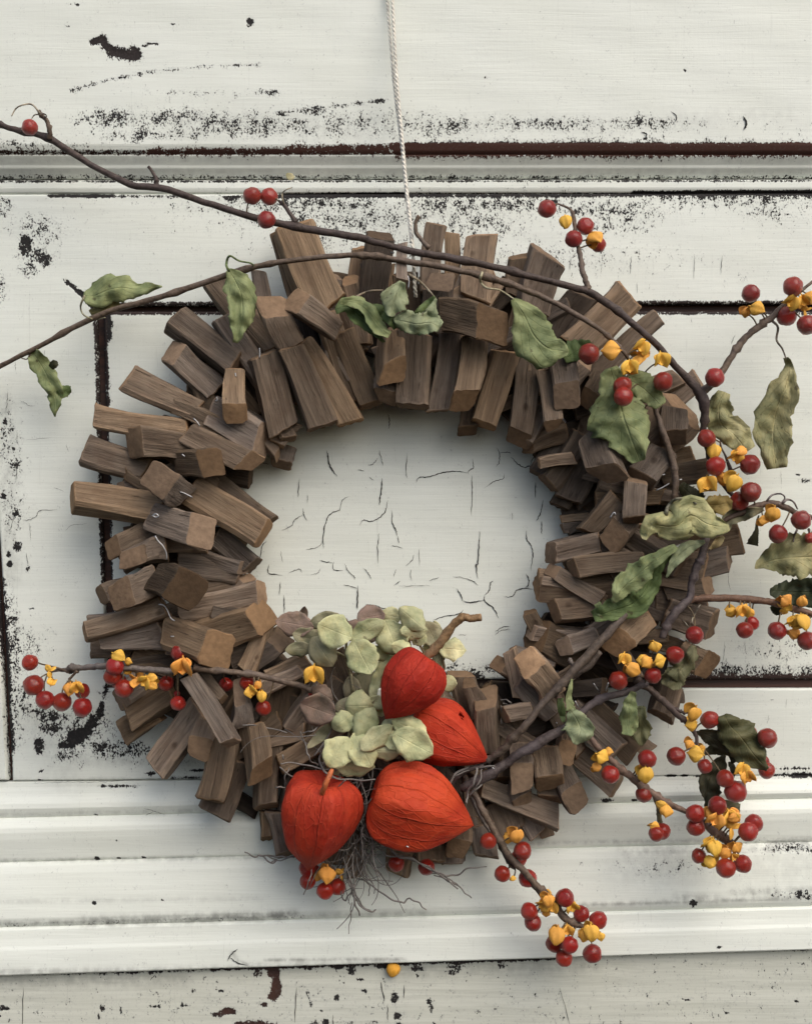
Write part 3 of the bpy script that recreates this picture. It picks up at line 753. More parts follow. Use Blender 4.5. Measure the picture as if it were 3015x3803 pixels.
def stick(P0, P1, w0, w1, th, tone, f0, f1, roll, seed, name="stick", parent=None, root=None, mats=None):
    """a weathered stick of chamfered rectangular section between two world points; w* widths in metres,
    f* length (metres) by which the end is sawn obliquely towards the viewer"""
    rng = random.Random(seed)
    ax = P1 - P0; L = ax.length; X = ax.normalized()
    view = (P0 + P1) * 0.5 - Vector((0, -DIST, Z0)); view.normalize()
    Zl = (-view) - X * (-view).dot(X)
    Zl.normalize(); Yl = Zl.cross(X)
    R = Matrix((X, Yl, Zl)).transposed()
    R = R @ Matrix.Rotation(roll, 3, 'X')
    cr = rng.uniform(0.10, 0.24)
    w0 *= rng.uniform(1.04, 1.16); w1 *= rng.uniform(1.04, 1.16); th *= rng.uniform(.86, 1.1)
    cor = []
    for sy, sz in ((1, 1), (-1, 1), (-1, -1), (1, -1)):
        j, l = rng.uniform(0.84, 1.10), rng.uniform(0.80, 1.10)
        if sz > 0: j = max(j, .94)
        c1, c2 = cr * rng.uniform(0.5, 1.7), cr * rng.uniform(0.5, 1.7)
        cor.append(((sy * j, sz * (l - c1)), (sy * (j - c2), sz * l)))
    if rng.random() < .25:       # split billet: one side runs off to a wedge
        q = rng.randrange(4); cor[q] = tuple((y * .55, z * .75) for y, z in cor[q])
    base = [p for c_ in cor for p in c_]
    base.sort(key=lambda p: math.atan2(p[1], p[0]))
    sec = []; arr = []
    for i in range(8):
        y0_, z0_ = base[i]; y1_, z1_ = base[(i + 1) % 8]
        d = math.hypot(y1_ - y0_, z1_ - z0_)
        k = max(1, int(round(d / 0.36)))
        for q in range(k): arr.append(1.0 if q == 0 else 0.0); sec.append((y0_ + (y1_ - y0_) * q / k, z0_ + (z1_ - z0_) * q / k))
    m = len(sec)
    sl0, sl1 = rng.uniform(-0.32, 0.32), rng.uniform(-0.32, 0.32)
    xs = [0.0, 0.03, 0.10, 0.2, 0.3, 0.4, 0.5, 0.6, 0.7, 0.8, 0.9, 0.97, 1.0]
    bendy, bendz = rng.uniform(-.05, .05) * L, rng.uniform(-.03, .03) * L
    twist = rng.uniform(-.22, .22)
    V = []; F = []; MI = []
    ro = rng.uniform(0, 100)
    split = rng.uniform(-.7, .7), rng.choice((0, 0, 1)), rng.uniform(.05, .12), rng.random() < .55
    capk = rng.uniform(.86, .95)
    for i, t in enumerate(xs):
        w = (w0 + (w1 - w0) * t) * 0.5
        for jx, (y, z) in enumerate(sec):
            tw = 1 + 0.11 * noise.noise(Vector((t * 2.3 + ro, y * 1.2, z * 1.2))) + 0.045 * noise.noise(Vector((t * 5 + ro, y * 5.5, z * 5.5)))
            if split[3] and z > .6 and abs(y - split[0]) < .22 and (t > .4) == bool(split[1]):
                tw -= split[2]
            ct, st = math.cos(twist * (t - .5)), math.sin(twist * (t - .5))
            y2, z2 = y * ct - z * st, y * st + z * ct
            bev = min(w, th * .5)
            yy = y2 * w * tw; zz = z2 * bev * tw
            rag = bev * .13 * noise.noise(Vector((y * 3 + ro, z * 3, i > 5)))
            zn = min(1, max(-1, z))
            if i in (0, 1):
                x = f0 * (zn * 0.5 + 0.5) + sl0 * w * y + rag
                if i == 0: yy *= capk; zz *= capk
                else: x += bev * 0.10
            elif i >= len(xs) - 2:
                x = L - f1 * (zn * 0.5 + 0.5) + sl1 * w * y + rag
                if i == len(xs) - 1: yy *= capk; zz *= capk
                else: x -= bev * 0.10
            else:
                a0 = f0 * (zn * 0.5 + 0.5) + sl0 * w * y + bev * .3
                a1 = L - f1 * (zn * 0.5 + 0.5) + sl1 * w * y - bev * .3
                if a1 < a0 + bev * .3: a0 = a1 = (a0 + a1) / 2
                x = a0 + (a1 - a0) * (t - .1) / .8
            q = 4 * t * (1 - t)
            V.append((x, yy + bendy * q, zz + bendz * q))
    n = len(xs)
    for i in range(n - 1):
        for j in range(m):
            a = i * m + j; c = i * m + (j + 1) % m
            F.append((a, c, c + m, a + m)); MI.append(1 if i in (0, n - 2) else 0)
    F.append(tuple(range(m))[::-1]); MI.append(1)
    F.append(tuple((n - 1) * m + j for j in range(m))); MI.append(1)
    me = bpy.data.meshes.new(name)
    me.from_pydata(V, [], F)
    for q in (mats or (M_WOOD, M_END)): me.materials.append(q)
    me.polygons.foreach_set("material_index", MI)
    me.polygons.foreach_set("use_smooth", [True] * len(me.polygons))
    me.update()
    me.set_sharp_from_angle(angle=math.radians(27))
    at = me.attributes.new("arris", 'FLOAT', 'POINT')
    at.data.foreach_set("value", [1.0 if i in (0, 1, n - 2, n - 1) else arr[j] for i in range(n) for j in range(m)])
    o = bpy.data.objects.new(name, me)
    o.color = wood_color(tone, rng) + (1,)
    link(o, parent)
    off = root.location if root is not None else Vector((0, 0, 0))
    o.matrix_local = Matrix.Translation(P0 - off) @ R.to_4x4()
    return o

# crop x0 y0 x1 y1 w0 w1 h0 h1 tone f0 f1 roll   (0 = root end, 1 = free end)
STK = """A 1450 1200 935 815 200 205 32 22 .33 0 40 22
A 1290 1400 905 1050 190 200 26 30 .50 0 110 18
A 1150 1570 545 1300 170 250 28 26 .46 0 60 28
A 1440 1240 1440 1630 140 185 36 44 .58 0 110 0
B 480 1180 -10 590 190 200 26 20 .42 0 60 12
B 385 1000 345 560 130 120 22 18 .45 0 0 0
B 640 760 485 215 120 110 19 16 .30 0 30 0
B 900 860 625 185 280 280 27 23 .52 0 20 8
B 960 840 740 300 120 90 26 26 .44 0 20 0
B 600 1130 425 760 215 205 38 50 .40 0 150 0
B 975 1030 590 745 150 190 42 50 .40 0 120 8
B 365 1210 530 1840 200 215 36 28 .50 0 30 -14
B 585 1150 850 1800 190 225 38 30 .30 0 30 -10
B 700 1100 1075 1770 120 200 30 24 .50 0 30 0
B 860 880 1080 1600 180 170 28 22 .42 0 20 0
B 1010 1030 1250 1630 170 190 28 24 .42 0 40 -10
B 1220 900 1310 230 220 220 26 32 .22 0 60 8
B 1125 760 1150 340 120 120 18 16 .50 0 40 0
B 1380 760 1395 500 60 60 15 14 .52 0 0 0
B 1420 1040 1400 1400 190 200 34 46 .42 0 130 0
B 1360 1380 1350 1580 150 170 28 32 .40 0 60 0
B 1600 1020 1575 1650 230 235 36 32 .43 0 40 8
C 355 1030 265 1670 150 170 32 27 .50 0 20 -8
C 545 1100 460 1650 190 195 34 42 .50 0 130 -12
C 800 1180 620 1800 200 180 30 24 .49 0 60 -6
C 520 1650 500 1830 120 140 16 22 .25 0 30 0
Q 110 700 40 1335 160 150 26 28 .38 0 90 -10
Q 200 760 30 1260 70 60 20 20 .30 0 30 0
Q 190 1060 70 1340 130 100 22 26 .42 0 40 0
Q 240 820 300 1220 110 120 32 38 .46 0 50 0
Q 345 740 395 1060 180 185 36 46 .34 0 150 0
Q 620 860 530 1040 130 130 28 38 .28 0 60 0
C 210 720 255 170 150 150 26 24 .50 0 20 0
C 370 720 378 238 110 105 20 18 .42 0 20 0
C 570 790 628 265 220 230 26 23 .60 0 20 0
C 900 760 950 400 200 190 22 24 .36 0 50 0
C 1010 850 1150 395 230 250 26 28 .41 0 50 10
C 220 900 300 575 210 200 30 38 .30 0 110 6
C 330 890 800 1010 220 250 42 56 .31 0 190 6
C 400 760 720 560 120 110 24 26 .50 0 10 0
C 600 880 860 640 160 160 20 22 .15 0 10 0
Q 300 600 530 255 220 220 18 20 .22 0 40 0
Q 450 640 830 260 230 230 24 28 .60 0 15 0
Q 560 890 1045 425 130 115 18 20 .38 0 15 0
Q 420 620 240 480 110 120 20 18 .38 0 10 0
Q 1120 1020 1320 850 120 130 14 16 .52 0 20 0
Q 900 1340 1230 1030 340 330 20 24 .44 0 90 4
Q 1140 1090 1140 1310 160 175 30 36 .27 0 60 0
Q 980 1440 1285 1390 110 105 16 17 .52 0 20 0
Q 800 1050 1180 860 190 130 16 16 .32 0 10 0
P 1020 590 1390 550 150 140 24 24 .21 0 20 0
P 490 300 235 670 140 150 24 20 .33 0 40 -14
P 400 270 170 600 120 110 18 16 .24 0 20 0
P 540 480 385 800 190 190 20 16 .29 0 40 0
P 450 600 320 830 120 130 15 13 .16 0 20 0
P 580 300 700 650 200 220 34 46 .36 0 120 14
P 880 600 860 930 160 165 38 42 .36 60 30 0
P 1060 430 890 640 170 190 30 36 .30 0 40 0
P 760 620 620 560 190 170 20 20 .16 0 20 0
P 740 750 500 1010 150 120 32 28 .30 0 40 -16
P 840 870 690 1070 140 160 28 40 .38 0 120 0
P 920 1240 500 1000 140 130 28 26 .42 0 60 -6
P 540 880 340 905 60 60 14 12 .40 0 10 0
P 560 960 350 975 70 60 12 12 .30 0 10 0
P 700 1170 490 1090 70 70 16 14 .35 0 10 0
P 920 1220 405 1270 120 140 34 34 .41 0 45 8
P 780 1330 155 1375 170 170 26 24 .40 0 40 34
P 660 1510 270 1555 150 150 28 28 .46 0 50 12
P 1280 1110 1620 1035 200 205 18 20 .38 0 20 0
P 1150 1300 1555 1175 130 150 22 26 .38 0 50 30
P 1080 1420 1420 1385 120 130 22 30 .40 0 60 0
P 950 1260 1360 1300 220 250 20 22 .32 0 20 0
P 1000 1440 1330 1480 180 160 18 20 .30 0 20 0
P 1150 1480 1395 1535 100 100 18 20 .35 0 20 0
P 1080 1560 1450 1660 210 200 22 26 .40 0 60 10
P 950 1450 1280 1580 250 230 14 18 .33 0 20 0
P 980 780 1080 900 200 200 14 14 .08 0 20 0
S 400 1160 115 1410 180 195 32 42 .38 0 150 6
S 640 1420 935 1560 190 190 24 30 .42 0 110 6
S 480 1340 800 1450 130 110 18 20 .32 0 20 0
S 330 1130 -20 1390 130 130 26 26 .33 0 20 0
S 200 1500 560 1560 200 180 14 14 .14 0 20 0
O 1260 360 880 190 230 230 18 24 .27 0 90 10
O 1290 190 970 85 90 90 14 14 .14 0 10 0
O 1370 220 1075 320 120 130 34 36 .40 0 100 10
O 1480 90 1300 210 120 120 30 32 .38 0 20 0
O 930 570 630 390 110 100 24 28 .40 0 70 6
O 1040 760 785 490 140 130 26 30 .42 0 30 0
O 1040 600 855 355 170 175 32 46 .58 0 110 -6
O 1220 440 1040 550 90 90 30 30 .38 0 20 0
O 470 880 385 460 190 170 18 16 .39 0 30 0
O 605 1020 580 605 190 175 28 36 .42 0 90 0
O 650 760 560 560 150 150 20 18 .33 0 20 0
O 900 740 690 775 120 115 34 36 .48 0 30 0
O 1000 800 700 880 130 120 18 18 .2 0 20 0
O 1120 900 880 860 150 130 16 16 .15 0 20 0
O 1160 890 1120 1090 150 150 30 42 .38 0 140 0
O 825 990 835 1290 140 150 30 46 .43 0 170 0
O 990 1000 1035 1280 190 195 32 40 .34 0 60 0
O 800 1230 840 1410 130 135 26 32 .38 0 60 0
O 1010 1230 1025 1380 150 160 24 28 .38 0 30 0
O 1100 1150 1240 1420 150 160 26 42 .33 0 130 -8
O 540 1280 1100 1500 110 155 28 24 .46 0 30 -6
O 640 1370 740 1610 250 240 16 18 .38 0 20 0
O 850 1440 945 1625 150 130 15 16 .48 0 20 0
O 980 1480 1015 1640 100 90 11 12 .36 0 20 0
O 1130 980 1520 1290 140 160 18 22 .40 0 40 0
O 1180 730 1520 1040 160 160 24 30 .42 0 30 10
O 1180 590 1430 570 100 110 24 30 .17 0 30 0
O 1250 680 1640 1060 190 200 18 22 .25 0 30 0
O 1000 600 1240 760 190 200 14 16 .22 0 20 0
O 640 1100 1000 940 150 160 14 14 .18 0 20 0
O 420 1380 560 1600 170 200 14 16 .36 0 20 0
T 570 60 490 350 220 200 18 22 .40 0 30 0
T 560 0 640 250 180 120 16 16 .38 0 20 0
T 280 500 440 620 120 110 14 14 .45 0 20 0
K 300 440 335 740 180 190 22 22 .42 0 60 0
K 125 440 110 710 180 180 28 40 .22 0 110 0
K 70 520 60 770 180 180 16 16 .42 0 20 0
V 1290 440 1230 770 230 170 20 18 .40 0 60 0
V 1480 440 1490 660 200 220 22 24 .44 0 30 0
V 890 480 900 770 130 130 16 14 .46 0 20 0
V 290 240 370 610 200 170 16 18 .42 0 60 0
V 220 250 230 480 150 150 15 16 .38 0 50 0
V 600 500 560 640 200 180 10 10 .3 0 40 0
M 790 5 190 195 140 120 34 30 .40 0 60 18
M 330 255 800 175 100 260 26 26 .48 0 10 0
M 560 330 250 315 90 100 16 14 .38 0 20 0
M 500 80 235 115 90 90 16 16 .38 0 10 0
M 820 180 1215 330 200 220 32 48 .43 0 130 4
M 1040 230 1530 60 220 190 28 34 .36 0 110 6
M 1270 400 1640 210 220 180 22 28 .37 0 100 0
M 860 430 560 330 190 180 20 18 .38 0 20 0
M 640 540 440 670 150 150 22 28 .41 0 80 10
M 840 600 500 810 180 190 26 24 .40 0 50 10
M 720 740 475 900 150 160 18 16 .43 0 20 0
M 1050 720 720 1170 180 180 28 26 .52 0 30 24
M 1080 830 1010 1060 160 165 32 42 .40 0 120 0
M 950 500 1260 990 120 110 46 52 .38 0 50 10
M 1010 460 1210 670 110 60 36 38 .40 0 30 0
M 1300 530 1320 850 70 175 44 34 .43 190 20 0
M 1390 830 1470 1240 140 175 36 40 .38 0 130 -8
M 1540 960 1490 1460 160 160 26 22 .42 0 90 0
M 1210 900 1105 1400 190 190 34 34 .40 0 50 20
M 1290 1050 1120 1500 220 210 24 20 .40 0 70 0
M 1620 520 1560 960 240 230 20 22 .22 0 30 0
M 1280 1350 1440 1450 100 100 8 8 .1 0 20 0
M 1340 860 1270 1180 120 120 22 20 .28 0 20 0
M 1130 780 1180 1000 160 160 22 22 .3 0 20 0
M 840 700 900 800 160 60 14 12 .16 0 20 0
N 420 430 150 560 110 110 24 26 .46 0 10 0
N 560 400 680 700 180 180 20 22 .30 0 20 0
N 340 640 260 980 170 190 18 18 .20 0 30 0
N 480 620 360 1060 180 180 22 20 .24 0 30 0
N 760 520 700 800 160 150 20 20 .33 0 20 0
N 300 1050 200 1240 150 150 14 14 .18 0 20 0
L 960 185 285 85 150 160 28 24 .46 0 20 8
L 680 450 205 320 190 190 24 22 .48 0 30 8
L 980 320 510 265 150 200 30 36 .39 0 110 6
L 900 640 690 490 190 200 36 50 .38 0 140 0
L 900 410 1160 420 150 190 32 48 .23 0 120 10
L 950 200 1430 440 140 170 34 40 .50 0 90 0
L 1110 60 1500 290 220 230 28 30 .45 0 60 0
L 1700 130 1560 300 110 110 24 24 .50 0 30 0
L 1640 300 1600 450 150 150 12 14 .40 0 40 0
L 960 600 1500 930 190 210 32 30 .47 0 40 0
L 1080 500 1530 850 160 160 24 20 .25 0 30 0
L 780 750 100 650 190 180 30 28 .45 0 60 24
L 700 800 1110 930 170 200 32 46 .43 0 150 0
L 800 660 480 540 150 150 14 14 .40 0 20 0
L 690 880 370 1040 130 130 26 32 .42 0 100 6
L 800 1010 450 1120 180 110 34 38 .48 0 210 4
L 1150 910 1430 1160 150 140 26 22 .24 0 60 12
L 740 930 1240 1020 160 170 20 20 .38 0 20 0
L 880 1130 1340 1180 160 160 24 22 .35 0 20 0
L 750 1230 1000 1330 220 240 38 54 .14 0 170 0
L 880 1430 1495 1310 150 180 30 30 .52 0 50 8
L 540 1300 300 1355 150 140 20 22 .42 0 70 8
L 730 1250 410 1370 180 200 34 46 .32 0 130 8
L 560 1000 540 860 90 90 12 12 .33 0 20 0
N 620 700 480 1150 200 210 18 18 .24 0 30 0
N 820 800 760 1300 200 210 16 16 .20 0 30 0
N 460 1000 330 1400 190 200 16 14 .28 0 30 0
N 620 1050 600 1500 190 200 14 14 .22 0 30 0
N 800 1150 790 1600 180 180 14 14 .24 0 30 0
N 980 1100 1000 1560 190 190 14 16 .30 0 30 0
N 1180 1150 1230 1600 190 190 14 16 .32 0 30 0
N 1330 1180 1440 1620 170 180 16 18 .34 0 30 0
N 640 560 520 760 150 160 24 24 .28 0 30 0
N 1000 700 1010 1100 190 190 16 16 .2 0 30 0
N 1150 1080 1300 1250 160 160 22 22 .26 0 30 0
N 1440 1280 1560 1600 150 150 14 18 .34 0 30 0
N 420 1250 330 1640 160 160 12 14 .36 0 30 0
N 560 1500 600 1740 130 130 12 13 .36 0 30 0"""
n_s = 0
for ln in STK.split("\n"):
    f = ln.split(); c = f[0]; v = [float(q) for q in f[1:]]
    x0, y0 = cv(c, v[0], v[1]); x1, y1 = cv(c, v[2], v[3])
    s = cs(c) * U
    k0 = (DIST - v[6] * .001) / DIST; k1 = (DIST - v[7] * .001) / DIST
    w0, w1 = v[4] * s * k0, v[5] * s * k1
    n_s += 1
    f1 = v[10] * s * k1; f0 = v[9] * s * k0
    stick(W(x0, y0, v[6]), W(x1, y1, v[7]), w0, w1, min(max(w0, w1) * 0.86, 0.0155), v[8], f0, f1,
          math.radians(v[11]), 100 + n_s, "stick", WREATH, WREATH)
# inner layer: short sticks close to the hoop, mostly hidden
rr = random.Random(11)
for i in range(74):
    a = 2 * math.pi * i / 74 + rr.uniform(-.03, .03)
    r0, r1 = rr.uniform(600, 700), rr.uniform(930, 1040)
    a2 = a + rr.uniform(-.16, .16)
    p0 = W(1480 + r0 * math.cos(a), 2015 + r0 * math.sin(a) * 1.0, rr.uniform(7, 11)); p1 = W(1480 + r1 * math.cos(a2), 2015 + r1 * math.sin(a2), rr.uniform(7, 11))
    w = rr.uniform(80, 110) * U
    stick(p0, p1, w, w, w * .8, rr.uniform(.12, .3), 0, 0.003, rr.uniform(-.5, .5), 900 + i, "stick", WREATH, WREATH)
# thin split pieces between the larger ones
for i in range(84):
    a = 2 * math.pi * (i + rr.uniform(-.4, .4)) / 84
    outer = rr.random() < .55
    r0 = rr.uniform(700, 820); r1 = rr.uniform(980, 1120) if outer else rr.uniform(540, 600)
    if outer and 0.2 < a < 2.6: r1 -= 60
    a2 = a + rr.uniform(-.2, .2)
    h = rr.uniform(19, 31); w = rr.uniform(42, 78) * U
    p0 = W(1480 + r0 * math.cos(a), 2015 + r0 * math.sin(a), h + rr.uniform(-3, 3)); p1 = W(1480 + r1 * math.cos(a2), 2015 + r1 * math.sin(a2), h)
    stick(p0, p1, w, w * rr.uniform(.6, 1), w * .9, rr.uniform(.26, .55), 0, rr.uniform(0, .006), rr.uniform(-.6, .6), 1900 + i, "stick", WREATH, WREATH)
mb = MB()
for rad, hh in ((760, 12), (900, 10)):
    pts = [W(1480 + rad * math.cos(t * math.pi / 40), 2015 + rad * math.sin(t * math.pi / 40), hh) for t in range(81)]
    mb.tube(pts, 0.0012, 6)
mb.build("wire_hoop", M_WIRE, WREATH, root=WREATH)
# bright ends of binding wire that show between the sticks: crop, points, height
WIR = """A 36 1632 1050 1636 1090 1632 1132
A 40 1440 1250 1446 1280
A 34 1290 1440 1300 1460 1285 1475
A 34 1110 1610 1140 1640 1160 1672
L 40 905 355 925 372
L 38 700 790 720 775 740 790 720 800 695 785
L 36 715 930 740 970 770 1000 795 1050 800 1100
L 40 740 1415 775 1420 800 1450 825 1510 855 1530
L 40 825 1640 850 1640
L 38 890 620 920 630 980 660
M 36 1615 1050 1620 1085
B 44 1390 400 1418 404
B 50 1525 585 1535 630 1530 690
P 34 1060 596 1078 592
P 30 1015 705 1060 685 1110 655
P 36 1180 630 1198 628
P 36 810 710 850 735
P 44 690 900 720 860 730 880
O 34 1335 545 1370 600
O 34 1205 670 1228 715
O 34 1070 822 1080 828
O 48 620 1140 635 1150
O 30 1440 540 1420 600
O 36 1160 395 1200 410
M 28 1440 70 1450 90 1440 110
A 34 1640 1180 1650 1205 1640 1225
B 32 600 1140 610 1190 600 1200
S 30 650 1325 700 1350
N 52 1040 1610 1055 1618"""
for ln in WIR.split("\n"):
    f = ln.split(); c = f[0]; h = float(f[1]); v = [float(q) for q in f[2:]]
    pts = catmull([cv(c, v[i], v[i + 1]) for i in range(0, len(v), 2)], 4)
    mb = MB(); mb.tube([W(p[0], p[1], h + 6) for p in pts], 0.0004, 6)
    mb.build("binding_wire", M_WIRE, WREATH, root=WREATH)

# ------------------------------------------------------------------ bittersweet vines, leaves, berries
def spline(c, pts, seg=5):
    """pts: x y h r per point in crop c (r in source px)  -> world points, radii"""
    q = [cv(c, p[0], p[1]) + (p[2], p[3]) for p in pts]
    rs = catmull(q, seg)
    return [W(p[0], p[1], p[2]) for p in rs], [max(p[3], 0.6) * U * (DIST - p[2] * .001) / DIST for p in rs], [(p[0], p[1], p[2]) for p in rs]

def parse(s):
    out = []
    for ln in s.strip().split("\n"):
        ln = ln.split("#")[0].strip()
        if ln: out.append(ln.split())
    return out

def unit_berry(seed):
    rng = random.Random(seed); v = []; f = []
    nu, nv = 20, 13
    for i in range(nv + 1):
        th = math.pi * i / nv
        for j in range(nu):
            ph = 2 * math.pi * j / nu
            r = 1 - 0.035 * abs(math.cos(1.5 * ph + seed)) ** 8 * math.sin(th)
            r *= 1 + 0.09 * noise.noise(Vector((math.cos(ph) * math.sin(th) * 1.8 + seed, math.sin(ph) * math.sin(th) * 1.8, math.cos(th) * 1.8)))
            r *= 1 - 0.10 * math.exp(-(th / 0.35) ** 2)
            v.append((r * math.sin(th) * math.cos(ph), r * math.sin(th) * math.sin(ph), r * math.cos(th) * 0.97))
    for i in range(nv):
        for j in range(nu):
            a = i * nu + j; b = i * nu + (j + 1) % nu
            f.append((a, a + nu, b + nu, b))
    me = bpy.data.meshes.new("berry"); me.from_pydata(v, [], f)
    me.materials.append(M_BERRY)
    me.polygons.foreach_set("use_smooth", [True] * len(f)); me.update()
    return me
BERRY = [unit_berry(i) for i in range(5)]

def valve(V, F, R, T, seed, size=1.0, cup=0.45, crease=0.16):
    """one papery valve of a seed capsule: hinged at the origin, hanging along -Z, its outside towards -Y"""
    rng = random.Random(seed)
    base = len(V); nu, nv = 9, 8
    for side in (0, 1):
        for i in range(nu + 1):
            u = i / nu
            wd = 0.78 * math.sin(math.pi * min(1, (u * 0.93 + 0.05))) ** 0.62
            for j in range(nv + 1):
                v = j / nv * 2 - 1
                x = wd * v * (1 + .10 * math.sin(6 * u + seed))
                z = -1.55 * u * (1 - 0.10 * v * v) + 0.05 * math.sin(5 * v + seed)
                y = -cup * 0.8 * math.sin(math.pi * min(u * .9 + .05, 1)) * (1 - 0.9 * v * v) + crease * math.exp(-(v / 0.16) ** 2) * math.sin(math.pi * u)
                y += 0.06 * noise.noise(Vector((x * 2.3 + seed, z * 2.3, side * 0)))
                if side: y += 0.035 
                V.append(tuple(R @ Vector((x * size, y * size, z * size)) + T))
    n1 = (nu + 1) * (nv + 1)
    for side in (0, 1):
        for i in range(nu):
            for j in range(nv):
                a = base + side * n1 + i * (nv + 1) + j
                q = (a, a + 1, a + nv + 2, a + nv + 1)
                F.append(q if side == 0 else q[::-1])
    # rim
    ring = [i * (nv + 1) for i in range(nu)] + [nu * (nv + 1) + j for j in range(nv)] + [i * (nv + 1) + nv for i in range(nu, 0, -1)] + [j for j in range(nv, 0, -1)]
    for k in range(len(ring)):
        a, b = base + ring[k], base + ring[(k + 1) % len(ring)]
        F.append((a, b, b + n1, a + n1))

def unit_husk(kind, seed):
    rng = random.Random(seed); V = []; F = []
    Rz, Rx, Ry = (lambda a: Matrix.Rotation(math.radians(a), 3, 'Z')), (lambda a: Matrix.Rotation(math.radians(a), 3, 'X')), (lambda a: Matrix.Rotation(math.radians(a), 3, 'Y'))
    if kind == 'S':
        valve(V, F, Rx(rng.uniform(-8, 8)), Vector((0, -.2, .78)), seed, 1.0, .5, .14)
        valve(V, F, Ry(22) @ Rx(24) @ Rz(150) , Vector((0.05, .16, .78)), seed + 1, .92, .3)
    elif kind == 'D':
        valve(V, F, Ry(30) @ Rz(52 if seed % 20 else 150), Vector((0.04, -.1, .72)), seed, .92, .34)
        valve(V, F, Ry(-30) @ Rz(-48), Vector((-0.04, -.1, .72)), seed + 1, .92, .34)
        valve(V, F, Rx(-25) @ Rz(180), Vector((0, .25, .7)), seed + 2, .8, .3)
    else:
        for q in range(3):
            valve(V, F, Ry(120 * q + rng.uniform(-20, 20)) @ Rx(rng.uniform(-30, 38)) @ Rz(rng.choice((0, 180, 70))), Vector((0, -.1, 0)), seed + q, .66, .32)
    # small pale stalk stub with the three-pointed tip
    b = len(V); 
    for i in range(5):
        for rr_, zz in ((.09, .0), (.05, .28)):
            V.append((rr_ * math.cos(i * 1.2566), rr_ * math.sin(i * 1.2566), .70 + zz if kind != 'T' else zz))
    for i in range(5):
        a = b + 2 * i; c = b + 2 * ((i + 1) % 5)
        F.append((a, c, c + 1, a + 1))
    me = bpy.data.meshes.new("husk"); me.from_pydata(V, [], F); me.materials.append(M_HUSK)
    me.polygons.foreach_set("use_smooth", [True] * len(F)); me.update()
    return me
HUSK = {k: [unit_husk(k, 10 * i + ord(k)) for i in range(4)] for k in "SDT"}

def inst(name, me, px, py, h, rpx, rot, color, parent, label=None):
    o = bpy.data.objects.new(name, me)
    o.color = tuple(color) + (1,)
    link(o, parent)
    k = rpx * U * (DIST - h * .001) / DIST
    o.matrix_local = Matrix.Translation(W(px, py, h) - parent.location) @ rot.to_4x4() @ Matrix.Diagonal((k, k, k * (1 if name != 'berry' else .93 + .1 * ((px * 7 + py) % 10) / 10), 1))
    return o

def leafmesh(name, c, pts, h0, color, parent, mat=None, crumple=1.0, fold=0.0, serr=0.03, nu=26, nv=10, label=None, curl=0.0, seed=None, wide=1.12):
    """pts: x y wl wr [dh]; wl = half width to the left of travel, wr = to the right (crop px); h0 base height"""
    seed = seed if seed is not None else int(ord(c) * 13 + pts[0][0] * 3 + pts[0][1] * 7) % 97
    s = cs(c)
    q = []
    for p in pts:
        a = cv(c, p[0], p[1]); q.append((a[0], a[1], p[2] * s, p[3] * s, p[4] if len(p) > 4 else 0.0))
    seg = max(3, nu // (len(q) - 1))
    rs = catmull(q, seg); n = len(rs)
    V = []; UV = []; F = []
    for i, p in enumerate(rs):
        t = rs[min(i + 1, n - 1)] - rs[max(i - 1, 0)]
        L = math.hypot(t[0], t[1]) + 1e-9
        nx, ny = t[1] / L, -t[0] / L
        for j in range(nv + 1):
            v = j / nv * 2 - 1
            wd = (max(p[2], 1.5) if v < 0 else max(p[3], 1.5)) * wide
            e = abs(v) ** 6
            wd2 = wd * (1 + e * serr * (1.0 if (i % 2) else -1.0) + e * 0.24 * noise.noise(Vector((i * .43, seed, v))))
            x = p[0] + nx * v * wd2; y = p[1] + ny * v * wd2
            h = h0 + p[4] + fold * (abs(v) ** 1.3) * wd / 60.0
            h += curl * v * v * v * wd / 60.0
            h += crumple * (2.2 * abs(noise.noise(Vector((x * .017 + seed, y * .017, seed)))) * 2.2 + 2.6 * noise.noise(Vector((x * .010 + seed, y * .010, 3))) + 1.5 * noise.noise(Vector((x * .028, y * .028 + seed, 9))) * (0.3 + abs(v)) )
            x += 9 * crumple * noise.noise(Vector((x * .02, y * .02, seed + 5))) * abs(v)
            V.append(W(x, y, h)); UV.append((i / (n - 1), j / nv))
    for i in range(n - 1):
        for j in range(nv):
            a = i * (nv + 1) + j
            F.append((a, a + nv + 1, a + nv + 2, a + 1))
    o = mesh_obj(name, V, F, [mat or M_LEAF], parent, True, None, color, UV, parent)
    m = o.modifiers.new("thickness", 'SOLIDIFY'); m.thickness = 0.00013; m.offset = 0
    if label: o["label"] = label
    return o

G1, G2, G3 = (.27, .31, .15), (.13, .18, .068), (.30, .34, .205)      # fresh, deep, pale green
OL, OD, YL, TN = (.38, .355, .19), (.065, .062, .032), (.48, .46, .24), (.30, .235, .12)
BROWN, GREYB, DARKB, PURP = (.115, .086, .062), (.13, .112, .096), (.062, .046, .039), (.074, .060, .058)
RED, YEL = (.58, .030, .016), (.86, .51, .085)

